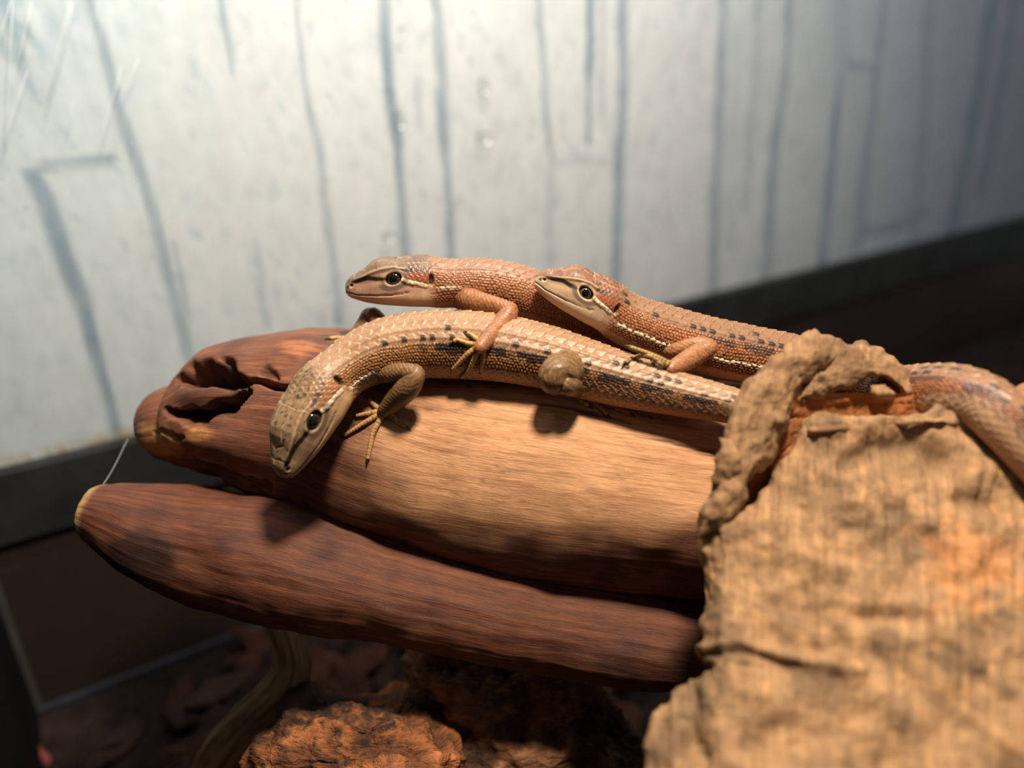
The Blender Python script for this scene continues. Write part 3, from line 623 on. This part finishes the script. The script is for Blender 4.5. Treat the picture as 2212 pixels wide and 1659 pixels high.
# front lizard, head hanging over the front of the log
hdA = (-.56, .29, .78)
A = lizard('grass_lizard', 'tan lizard with speckled head hanging down over the front of the log', [
    (607, 1030, 122.5, hdA, 4, 4), (645, 958, 123.5, hdA, 4, 4), (683, 888, 124.6, (-.55, .33, .77), 4.2, 4.4), (722, 826, 126.2, (-.50, .52, .70), 4.0, 4.2), (768, 784, 127.8, (-.30, .72, .63), 4.4, 4.7),
    (830, 757, 129.2, (-.12, .78, .62), 5.0, 5.2), (900, 746, 130.0, (-.03, .79, .61), 5.3, 5.5), (980, 744, 130.0, (.03, .79, .61), 5.5, 5.7), (1080, 752, 129.2, (.10, .79, .61), 5.3, 5.6), (1180, 772, 128.2, (.16, .78, .62), 5.0, 5.2),
    (1260, 796, 127.2, (.2, .78, .60), 4.7, 4.9), (1350, 822, 125.6, (.2, .79, .58), 4.2, 4.3), (1450, 847, 123.4, (.18, .80, .58), 3.5, 3.6), (1560, 872, 120.6, (.15, .8, .58), 2.8, 2.9), (1660, 895, 118.6, (.15, .8, .58), 2.4, 2.4), (1790, 935, 118, (.2, .8, .5), 2.0, 2.0), (1900, 1000, 118.5, (.3, .8, .5), 1.4, 1.4)],
    16.8, palA, dict(seed=3, tail=60, lateral=(1.0, 30, 90), white=(.9, 16.5, 24, 92), spot1=.72, spot2=.62, speck=.24, dorsal=52.0, lat=94.0, eyetilt=10))
BV_A = [A['body'].bvh()]
def onto(pts, bvs, default, lift): return [P(x, y, surf(x, y, bvs, default, lift)) for x, y in pts]
# near foreleg
leg(A, [P(812, 800, 128.5), P(838, 806, 126), P(872, 803, 124), P(898, 806, 123)], [1.6, 1.55, 1.45, 1.35])
dw = surf(828, 888, BV_LOG, 129.5, 1.1)
leg(A, [P(893, 796, 124.2), P(898, 810, 123.2), P(880, 838, 124.2), P(852, 866, (124.2 + dw) / 2 + .4), P(830, 888, dw), P(822, 896, dw)], [.9, 1.5, 1.95, 1.65, 1.15, .8])
for pts, r0 in [([(822, 884), (808, 874), (797, 864)], .55), ([(822, 888), (796, 893), (770, 898)], .5), ([(822, 893), (785, 915), (744, 940)], .5), ([(826, 897), (808, 931), (800, 962), (794, 992)], .5), ([(838, 893), (845, 898), (859, 911), (878, 922)], .5)]:
    digit(A, onto(pts, BV_LOG, dw, r0 * .9), r0, .28)
# near hind leg: thigh pointing at the viewer, foot laid back along the log
leg(A, [P(1236, 790, 126.5), P(1221, 799, 123.6), P(1206, 813, 121.4), P(1204, 826, 120.2), P(1208, 836, 119.4)], [3.0, 3.15, 3.15, 2.6, .7], nt=80, rows=30, sl=.6)
dk = surf(1254, 850, BV_LOG, 126, 1.0)
leg(A, [P(1214, 828, 120.8), P(1228, 831, 121.2), P(1243, 838, (121 + dk) / 2 + .4), P(1256, 850, dk), P(1266, 856, dk)], [1.6, 1.75, 1.5, 1.2, .8])
for pts, r0, c in [([(1250, 858), (1258, 868), (1272, 876)], .5, lin(206, 176, 84)), ([(1256, 853), (1275, 864), (1292, 876), (1313, 896)], .68, None), ([(1262, 850), (1285, 858), (1305, 869), (1330, 881), (1362, 894)], .62, None), ([(1268, 846), (1300, 854), (1340, 870), (1380, 888), (1400, 898)], .42, lin(150, 112, 74)), ([(1266, 845), (1290, 846), (1315, 856)], .42, lin(150, 112, 74))]:
    digit(A, onto(pts, BV_LOG, dk, r0 * .9), r0, .28, c)
# far foreleg: elbow showing above the back
dfar = surf(735, 732, [BV_LOG[0]], 137, .6)
leg(A, [P(838, 722, 134), P(822, 700, 136.5), P(806, 682, 138.0), P(800, 676, 138.4)], [1.4, 1.5, 1.5, 1.2], colr=lin(120, 76, 52))
leg(A, [P(802, 672, 138.2), P(799, 680, 138.6), P(790, 705, 138.6), P(765, 730, (138 + dfar) / 2), P(742, 735, dfar)], [.9, 1.5, 1.8, 1.4, .8], colr=lin(120, 84, 56))
for pts in ([(742, 733), (728, 730), (712, 731)], [(742, 737), (730, 738), (722, 742)]): digit(A, onto(pts, [BV_LOG[0]], dfar, .4), .5, .3)
finish(A)

# lizard resting behind it, head held level over the front lizard's back
uB = (.03, .92, .39)
B = lizard('grass_lizard', 'brown lizard holding its head level above the back of another, foot on its flank', [
    (746, 623, 136, uB, 4, 4), (840, 621, 136, uB, 4, 4), (930, 617, 136, uB, 4.0, 4.2), (985, 613, 136, (.05, .92, .38), 4.1, 4.2), (1050, 614, 136.2, (.08, .92, .38), 4.3, 4.4), (1110, 626, 136.8, (.14, .91, .38), 4.4, 4.6), (1180, 650, 138, (.2, .9, .38), 4.4, 4.6),
    (1270, 684, 140.5, (.2, .9, .36), 4.5, 4.8), (1400, 722, 144.5, (.15, .92, .35), 4.4, 4.8), (1550, 765, 148, (.15, .93, .3), 4.2, 4.6), (1700, 805, 150, (.15, .93, .3), 3.6, 3.8), (1850, 860, 150, (.2, .93, .3), 2.6, 2.7), (1960, 920, 149, (.2, .93, .3), 1.8, 1.8)],
    15.55, palB, dict(hs=1.05, seed=8, tail=62, lateral=(0, 0, 0), white=(.95, 16.1, 21.0, 84), spot1=2, spot2=2, speck=.5, dorsal=47.0, lat=118.0))
leg(B, [P(1000, 640, 135.0), P(1026, 650, 131.8), P(1066, 658, 129.6), P(1098, 668, 128.6)], [2.4, 1.9, 1.45, 1.3])
dh = surf(1036, 752, BV_A, 125.5, .9)
leg(B, [P(1094, 660, 129.2), P(1101, 673, 128.4), P(1084, 700, 127.2), P(1058, 728, (126.6 + dh) / 2), P(1038, 750, dh), P(1032, 757, dh)], [1.0, 1.45, 1.7, 1.45, 1.1, .7])
for pts, r0 in [([(1036, 738), (1023, 727), (1010, 719)], .42), ([(1028, 744), (1008, 741), (988, 734), (980, 738)], .42), ([(1028, 751), (1011, 764), (994, 781), (978, 798)], .45), ([(1033, 758), (1023, 778), (1013, 800), (996, 815)], .45), ([(1044, 758), (1043, 780), (1038, 802)], .42)]:
    digit(B, onto(pts, BV_A + BV_LOG, dh, r0 * .95), r0, .26)
finish(B)

# third lizard, lying behind with its body running behind the weathered wood and out to the right
uC = (.40, .82, .40)
Cz = lizard('grass_lizard', 'white-striped lizard resting its chin on another, body passing behind the weathered wood', [
    (1156, 601, 129.5, uC, 4, 4), (1236, 638, 130.2, uC, 4, 4), (1312, 672, 131, (.36, .84, .40), 4.2, 4.2), (1370, 697, 131.6, (.30, .86, .40), 4.4, 4.5), (1440, 722, 132.4, (.24, .88, .41), 4.7, 4.9), (1520, 745, 133, (.18, .9, .41), 4.8, 5.0), (1620, 766, 133.6, (.15, .9, .4), 4.8, 5.0),
    (1740, 792, 133.6, (.1, .9, .42), 4.8, 5.0), (1840, 826, 129.5, (.05, .9, .42), 4.6, 4.8), (1930, 850, 123, (.0, .88, .47), 4.3, 4.5), (2000, 846, 117, (.05, .88, .47), 4.1, 4.3), (2065, 848, 112.5, (.2, .85, .48), 4.0, 4.2), (2125, 870, 109.5, (.4, .78, .48), 3.9, 4.1), (2175, 912, 107, (.6, .64, .48), 3.8, 4.0), (2240, 985, 105, (.7, .5, .5), 3.5, 3.6), (2300, 1062, 104.5, (.7, .5, .5), 2.6, 2.6), (2340, 1125, 104, (.7, .5, .5), 1.6, 1.6), (2368, 1170, 104, (.7, .5, .5), .5, .5)],
    13.8, palC, dict(hs=1.14, lid=.6, seed=14, tail=75, lateral=(.75, 26, 90), white=(1.0, 14.2, 60, 92), spot1=.8, spot2=.45, speck=.4, dorsal=50.0, lat=116.0, eyetilt=-20))
leg(Cz, [P(1425, 748, 131.5), P(1455, 756, 128.6), P(1500, 745, 127.2), P(1528, 744, 126.6)], [1.5, 1.35, 1.25, 1.1])
dc = surf(1448, 795, BV_A, 123.0, .9)
leg(Cz, [P(1524, 741, 127.2), P(1531, 750, 126.2), P(1508, 764, 125.6), P(1476, 783, (125.3 + dc) / 2), P(1450, 796, dc), P(1440, 797, dc)], [.9, 1.4, 1.65, 1.5, 1.1, .7])
for pts, r0 in [([(1446, 785), (1420, 772), (1396, 762), (1371, 753), (1359, 749)], .42), ([(1444, 788), (1415, 775), (1398, 768), (1371, 772), (1351, 783)], .45), ([(1446, 792), (1430, 787), (1421, 782), (1410, 782)], .45)]:
    digit(Cz, onto(pts, BV_A + BV_LOG, dc, r0 + .25), r0, .28)
leg(Cz, [P(2240, 950, 107.5), P(2226, 895, 110), P(2214, 864, 112), P(2230, 852, 113), P(2258, 880, 113)], [2.2, 2.3, 2.0, 1.6, 1.0])
finish(Cz)

# ------------------------------------------------------------------ weathered wood in front (slab, curled flap, hollow)
ww = empty('weathered_driftwood', (60, 70, 0), 'pale weathered driftwood slab with a curled hollow top standing before the log', 'driftwood')
def loft(Lp, Rp, dep, thick, n, m, round_=.55, seed=0, amp=1.2, bulge=2.0, dsc=.09, edge_pow=.5):
    """closed body between two edge polylines (photo directions); dep(px,py) gives distance, thick the depth in mm"""
    Lq, Rq = lerp_rows(Lp, n), lerp_rows(Rp, n); u = np.linspace(0, 1, m)
    px = Lq[:, None, 0] * (1 - u) + Rq[:, None, 0] * u; py = Lq[:, None, 1] * (1 - u) + Rq[:, None, 1] * u
    e = (1 - np.abs(2 * u - 1) ** 2.6)[None] ** edge_pow * np.ones((n, 1))
    v = np.linspace(0, 1, n); ev = np.clip(np.minimum(v, 1 - v) * n / 10.0, 0, 1)[:, None] ** .5
    d0 = dep(px, py); prof = e * ev
    def pts(d): return CAM + (FW + RT * ((px - CX) / FPX)[..., None] - UP * ((py - CY) / FPX)[..., None]) * d[..., None]
    Fp = pts(d0 - bulge * prof + bulge); Bp = pts(d0 + bulge + thick * prof)
    G = np.concatenate([Fp, Bp[:, ::-1][:, 1:-1]], 1)
    return G, px, py
def slabdep(px, py):
    y = np.minimum(py, 1720); return 113 - (y - 900) * .0285 - (px - 1500) * .006 + 3.0 * np.clip((1560 - px) / 60, 0, 1)
SL = [(2030, 868), (2004, 878), (1955, 893), (1880, 913), (1838, 914), (1800, 903), (1760, 908), (1742, 914), (1735, 930), (1720, 950), (1690, 1000), (1660, 1045), (1635, 1075), (1600, 1103), (1560, 1118), (1518, 1132), (1506, 1165), (1503, 1210), (1506, 1250), (1508, 1300), (1512, 1350), (1513, 1395), (1497, 1409), (1496, 1420), (1520, 1430), (1542, 1441),
      (1512, 1463), (1478, 1482), (1450, 1500), (1430, 1522), (1418, 1545), (1408, 1590), (1398, 1640), (1380, 1720), (1360, 1900), (1340, 2200), (1330, 2600), (1330, 2950)]
SR = []
for x, y in SL:
    SR.append((float(np.interp(y, [868, 880, 905, 960, 1010, 1080, 1200, 1500, 2950], [2044, 2085, 2130, 2162, 2190, 2240, 2330, 2420, 2420])), y))
ROT = np.array([[.61, .55, -.57], [-.74, .63, -.19], [.26, .54, .80]])
def wood_colour(G, px, py, ss, tt, kind):
    GR = G @ ROT
    st = fbm(np.stack([tt * .9, ss * .07, tt * 0], -1), 4, 41); bl = fbm(np.stack([tt * .16, ss * .22, tt * 0], -1), 3, 43); fine = fbm(GR * .55, 3, 47)
    sp = fbm(GR * .3, 3, 49); col = np.ones(G.shape) * lin(164, 128, 93)
    col = mix(col, lin(196, 150, 102), np.clip(st * .9 + sp * .9, 0, 1) * .65); col = mix(col, lin(128, 92, 62), np.clip(-st * .9 - fine * .5, 0, 1) * .55)
    col = mix(col, lin(104, 84, 64), np.clip(fbm(GR * .15, 4, 44) * 2.0 - .05, 0, 1) * .65)
    if kind == 'slab':
        og = np.clip(1 - np.hypot((px - 2090) / 190, (py - 1215) / 170), 0, 1); col = mix(col, lin(214, 134, 70), sst(og + sp * .5, .2, .9) * .38)
        gy = np.clip(1 - np.hypot((px - 1990) / 180, (py - 985) / 75), 0, 1); col = mix(col, lin(142, 112, 80), sst(gy + bl * .3, .2, .6) * .7)
    return col
G, px, py = loft(SL, SR, slabdep, 6, 460, 250, seed=1, bulge=3.5, edge_pow=.42)
n_, m_ = G.shape[:2]; u = np.concatenate([np.linspace(0, 1, 250), np.linspace(1, 0, 250)[1:-1]])
PX = np.concatenate([px, px[:, ::-1][:, 1:-1]], 1); PY = np.concatenate([py, py[:, ::-1][:, 1:-1]], 1)
ss = PY * .06; tt = PX * .06
N = grid_normals(G); front = (N * nrm(CAM - G)).sum(-1)
if front[n_ // 3, 120] < 0: N = -N; front = -front
sd = fbm(np.stack([tt * .55, ss * .05, tt * 0], -1), 4, 51) * .38 + fbm((G @ ROT) * .11, 3, 52) * 1.3 + fbm((G @ ROT) * .33, 3, 53) * .4
crk = pdist(PX, PY, [(1500, 1418), (1600, 1408), (1720, 1440), (1850, 1462), (2000, 1470)]); sd -= .7 * np.exp(-(crk / 9) ** 2) * (1 - sst(PX, 1620, 1800)); sd += .9 * np.exp(-((pdist(PX, PY, [(1500, 1405), (1600, 1394), (1720, 1424), (1860, 1448)])) / 16) ** 2)
sd -= 1.6 * np.exp(-(pdist(PX, PY, [(1828, 1000), (1890, 960), (1990, 955), (2040, 985)]) / 22) ** 2)
sd -= 1.2 * np.exp(-(pdist(PX, PY, [(2085, 1075), (2140, 1080)]) / 18) ** 2) + 1.0 * np.exp(-(pdist(PX, PY, [(1850, 1330), (2000, 1345)]) / 20) ** 2)
col = wood_colour(G, PX, PY, ss, tt, 'slab'); dkm = np.exp(-(pdist(PX, PY, [(1828, 995), (1890, 955), (1990, 955), (2030, 985)]) / 20) ** 2) + np.exp(-(pdist(PX, PY, [(2085, 1075), (2140, 1080)]) / 20) ** 2) + .5 * np.exp(-(crk / 9) ** 2) * (1 - sst(PX, 1620, 1800))
col = mix(col, lin(96, 76, 56), np.clip(dkm, 0, 1) * .6)
fade = np.clip(np.minimum(np.arange(n_), n_ - 1 - np.arange(n_)) / 6.0, 0, 1)[:, None]
G = G + N * (sd * fade)[..., None]
g = Geo(); g.grid(G, col, np.stack([tt, ss], -1)); g.build('slab', M_SLAB, ww)
def wood_piece(name, Lp, Rp, dep, thick, n, m, seed, bulge, amp=1.0, col0=None, ep=.45):
    G, px, py = loft(Lp, Rp, dep, thick, n, m, bulge=bulge, edge_pow=ep); nn = G.shape[0]
    PX = np.concatenate([px, px[:, ::-1][:, 1:-1]], 1); PY = np.concatenate([py, py[:, ::-1][:, 1:-1]], 1)
    ss, tt = PY * .065, PX * .065; N = grid_normals(G); mid = G.mean((0, 1))
    if (N[nn // 2, m // 2] * nrm(CAM - G[nn // 2, m // 2])).sum() < 0: N = -N
    sd = fbm(G * .13, 3, seed) * 1.0 * amp + fbm(np.stack([tt * .8, ss * .3, tt * 0], -1), 3, seed + 1) * .25 + fbm(G * .5, 3, seed + 2) * .3
    fade = np.clip(np.minimum(np.arange(nn), nn - 1 - np.arange(nn)) / 4.0, 0, 1)[:, None]
    col = wood_colour(G, PX, PY, ss, tt, 'flap') if col0 is None else np.ones(G.shape) * col0 * (1 + fbm(G * .3, 3, seed)[..., None] * .3)
    if col0 is None: col = mix(col * .82, lin(122, 84, 58), np.clip(fbm(G * .35, 2, seed + 4) * 1.5, 0, 1) * .5)
    G = G + N * (sd * fade)[..., None]; g = Geo(); g.grid(G, col, np.stack([tt, ss], -1)); return g.build(name, M_SLAB, ww)
# left limb of the curl, rising from the slab's shoulder to the peak
wood_piece('curled_flap', [(1508, 1165), (1520, 1110), (1545, 1070), (1556, 1010), (1556, 965), (1568, 900), (1592, 848), (1640, 800), (1700, 752), (1742, 722), (1765, 716)],
           [(1575, 1130), (1603, 1100), (1612, 1060), (1630, 1018), (1665, 985), (1686, 945), (1706, 905), (1717, 868), (1735, 828), (1785, 800), (1826, 764)],
           lambda x, y: 109.5 - (y - 900) * .012 + (x - 1640) * .012, 5.0, 150, 60, 61, 3.2, 1.2)
# right limb behind it
wood_piece('curled_ridge', [(1770, 722), (1800, 735), (1832, 748), (1862, 741), (1905, 757), (1945, 790), (1972, 830), (1986, 868)], [(1728, 862), (1760, 862), (1800, 856), (1842, 840), (1880, 819), (1905, 818), (1940, 838), (1962, 872)],
           lambda x, y: 113.5 - (y - 800) * .02 + (x - 1850) * .01, 5.0, 90, 90, 71, 3.0, 1.2)
# brown wall of the hollow under the curl
wood_piece('hollow_wall', [(1700, 850), (1680, 930), (1640, 1010), (1600, 1100)], [(1975, 850), (1990, 900), (1900, 960), (1760, 1100)], lambda x, y: 115.5 + 0 * x, 1.5, 80, 80, 81, -1.5, .7, lin(150, 94, 54))
wood_piece('splinter', [(1742, 922), (1740, 932), (1742, 940)], [(1842, 912), (1850, 924), (1846, 934)], lambda x, y: 110.5 + 0 * x, 2.5, 24, 40, 85, 1.2, .4)
wood_piece('knob', [(1880, 832), (1884, 850), (1900, 864)], [(1912, 830), (1934, 850), (1930, 866)], lambda x, y: 113.0 + 0 * x, 3.0, 24, 30, 88, 2.0, .3)
wood_piece('spur', [(1552, 945), (1550, 975), (1548, 1010), (1535, 1060)], [(1590, 950), (1592, 985), (1600, 1020), (1590, 1065)], lambda x, y: 106.5 + 0 * x, 3.0, 30, 30, 91, 2.0, .7)

# ------------------------------------------------------------------ bark, root strip and chips on the floor
def bark(name, label, Lp, Rp, dep, n, m, seed, cols, amp, cat='bark', bark_shade=0.0):
    G, px, py = loft(Lp, Rp, dep, 26, n, m, bulge=9, edge_pow=.5); nn = G.shape[0]
    N = grid_normals(G)
    if (N[nn // 2, m // 2] * nrm(CAM - G[nn // 2, m // 2])).sum() < 0: N = -N
    rg = 1 - np.abs(fbm(G * .10, 4, seed)) * 2; big = fbm(G * .05, 3, seed + 3); fn = fbm(G * .5, 3, seed + 5)
    fade = np.clip(np.minimum(np.arange(nn), nn - 1 - np.arange(nn)) / 5.0, 0, 1)[:, None]
    sd = (rg * 1.1 + big * 4.4 + fn * .35) * amp
    PX, PY, _ = proj(G); ss, tt = PY * .08, PX * .08
    col = np.ones(G.shape) * lin(*cols[0]); col = mix(col, lin(*cols[1]), np.clip(fn * 1.2 + rg * .4, 0, 1) * .7); col = mix(col, lin(*cols[2]), np.clip(-big * 1.8 + fn * .9 - .15, 0, 1) * .9)
    col = mix(col, lin(*cols[2]), np.clip(1 - rg * 1.4, 0, 1) * .6)
    drk = np.clip((1590 - PY) / 40 + (650 - PX) / 70 + fn * .8, 0, 1) * np.clip(1.2 - np.abs(PY - 1540) / 300, 0, 1); col = mix(col, lin(40, 30, 26), drk * bark_shade)  # dark bark plus the log's shade on the upper part, painted into the colour
    G = G + N * (sd * fade)[..., None]
    lo = np.argsort(G[..., 2].ravel())[:50]; base = G.reshape(-1, 3)[lo].mean(0)
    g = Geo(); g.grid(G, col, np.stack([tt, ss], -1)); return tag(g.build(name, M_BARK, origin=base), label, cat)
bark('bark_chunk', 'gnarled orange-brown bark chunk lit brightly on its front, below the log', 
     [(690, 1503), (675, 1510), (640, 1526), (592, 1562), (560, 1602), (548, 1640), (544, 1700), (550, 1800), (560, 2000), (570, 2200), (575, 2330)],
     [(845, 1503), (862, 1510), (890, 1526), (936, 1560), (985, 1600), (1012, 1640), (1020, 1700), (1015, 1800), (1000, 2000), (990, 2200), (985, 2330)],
     lambda x, y: np.interp(y, [1500, 1560, 1640, 1720, 2400], [142, 131, 126, 125, 127]), 240, 120, 101, [(168, 102, 60), (200, 132, 80), (48, 35, 30)], 1.0, bark_shade=.85)
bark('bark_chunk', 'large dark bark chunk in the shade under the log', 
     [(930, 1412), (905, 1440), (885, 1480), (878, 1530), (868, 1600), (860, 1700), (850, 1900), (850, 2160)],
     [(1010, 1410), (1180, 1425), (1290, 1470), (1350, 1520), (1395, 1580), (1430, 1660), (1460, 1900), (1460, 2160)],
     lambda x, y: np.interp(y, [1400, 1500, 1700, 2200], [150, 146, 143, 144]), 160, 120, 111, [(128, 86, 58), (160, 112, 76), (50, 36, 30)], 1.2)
# curled pale root strip leaning from the floor to the log
pts = [(600, 1318, 150), (618, 1360, 151.5), (632, 1410, 153.5), (630, 1452, 155.5), (606, 1498, 158), (560, 1542, 162), (512, 1590, 167), (474, 1650, 174), (452, 1720, 183), (445, 1760, 188)]
G, s, th, r = tube([P(*p) for p in pts], [(1.6, 3.7), (1.6, 3.9), (1.7, 3.7), (1.8, 3.9), (1.9, 4.6), (1.9, 4.9), (1.9, 5.0), (1.9, 5.2), (1.9, 5.2), (1.6, 4.8)], .5, 60)
N = grid_normals(G); ss = s[:, None] + 0 * th[None]; tt = th[None] * 3.0 + 0 * ss
G = G + N * (fbm(np.stack([ss * .05, tt * .9, tt * 0], -1), 3, 121) * .5)[..., None]
st = fbm(np.stack([ss * .05, tt * 1.3, tt * 0], -1), 3, 123); col = np.ones(G.shape) * lin(196, 172, 136); col = mix(col, lin(134, 104, 74), np.clip(-st * 1.6, 0, 1) * .8); col = mix(col, lin(214, 186, 140), np.clip(st * 1.4, 0, 1) * .6)
g = Geo(); g.grid(G, col, np.stack([ss, tt], -1)); tag(g.build('root_strip', M_STRIP, origin=P(445, 1760, 188)), 'pale fibrous curved root strip leaning from the floor up to the log', 'root')
# loose chips
shapes = []
for k in range(7):
    a = np.linspace(0, 2 * np.pi, 9, endpoint=False); rr = 1 + .35 * RNG.normal(size=9).clip(-1, 1); lx, ly = 5.5 + RNG.random() * 4, 2.6 + RNG.random() * 2
    ring = np.stack([np.cos(a) * rr * lx, np.sin(a) * rr * ly, RNG.normal(size=9) * .5], 1); hgt = 1.0 + RNG.random() * 1.4
    Gc = np.stack([ring * V(.7, .7, 1) - V(0, 0, hgt), ring, ring * V(.98, .96, 1) + V(0, 0, hgt * .5), ring * V(.6, .55, 1) + V(0, 0, hgt)]); g = Geo()
    cc = lin(*[(62, 36, 27), (74, 44, 30), (50, 32, 27), (88, 52, 32), (44, 30, 28), (70, 38, 27), (56, 38, 30)][k])
    g.grid(Gc[::-1], np.ones(Gc.shape) * cc * (1 + RNG.normal(size=Gc.shape[:2] + (1,)) * .15), np.stack([Gc[::-1][..., 0], Gc[::-1][..., 1]], -1)); shapes.append(g)
first = [None] * len(shapes); spots = []
for _ in range(2000):
    if len(spots) >= 150: break
    x, y = random.uniform(-128, 60), random.uniform(60, 235); w = V(x, y, 0)
    if (w - WA) @ WN < 14 or (w - WA) @ WE < T0 + 14: continue
    if x > 20 and y < 110: continue
    if any((x - a) ** 2 + (y - b_) ** 2 < 6.5 ** 2 for a, b_, _ in spots): continue
    spots.append((x, y, 0))
    k = random.randrange(len(shapes))
    if first[k] is None: o = shapes[k].build('bark_chip', M_CHIP, smooth=False); first[k] = o
    else: o = first[k].copy(); scene.collection.objects.link(o)
    o.rotation_euler = (random.uniform(-.45, .45), random.uniform(-.45, .45), random.uniform(0, 6.28)); sc = random.uniform(.8, 1.5); o.scale = (sc, sc, sc)
    o.location = (x * MM, y * MM, (floor_z(x, y) + 1.2) * MM); 
    look = ['reddish-brown flat', 'warm brown broad', 'dark brown narrow', 'lighter brown jagged', 'blackish small', 'rust-brown long', 'grey-brown blunt'][k]
    marks = [('beside the bright bark chunk', (-25, 100)), ('in the shade of the big dark chunk', (5, 118)), ('around the foot of the pale root strip', (-75, 145)), ('near the dark back panel', (-60, 205)), ('by the left side wall', (-115, 160)), ('under the hanging end of the log', (-70, 115))]
    where = min(marks, key=lambda q_: (x - q_[1][0]) ** 2 + (y - q_[1][1]) ** 2)[0]
    tag(o, '%s bark chip on the floor %s' % (look, where), 'bark chip', '%s chips %s' % (look, where))
# one reddish chip by the left corner and a strand of spider silk
c = P(82, 1645, 205); g = Geo(); Gc, *_ = tube([c + V(-6, 3, -4), c + V(-1, 0, 0), c + V(7, -2, -5)], [(1.0, 4), (2.6, 5.5), (.8, 3)], .8, 14); N = grid_normals(Gc); Gc = Gc + N * (fbm(Gc * .3, 2, 5) * .8)[..., None]
g.grid(Gc, np.ones(Gc.shape) * lin(126, 60, 56)); tag(g.build('bark_chip', M_CHIP, origin=c), 'purplish-red chip lying at the corner of the dark side wall', 'bark chip')
a, b_ = P(276, 948, 152.5), P(203, 1076, 141); g = Geo(); Gc, *_ = tube([a, (a + b_) / 2 + V(0, 0, -.6), b_], [.035] * 3, 1.5, 5); g.grid(Gc); tag(g.build('silk_strand', M_SCRATCH, origin=b_), 'thin silk strand from the log knob down to the lower branch tip', 'silk strand')
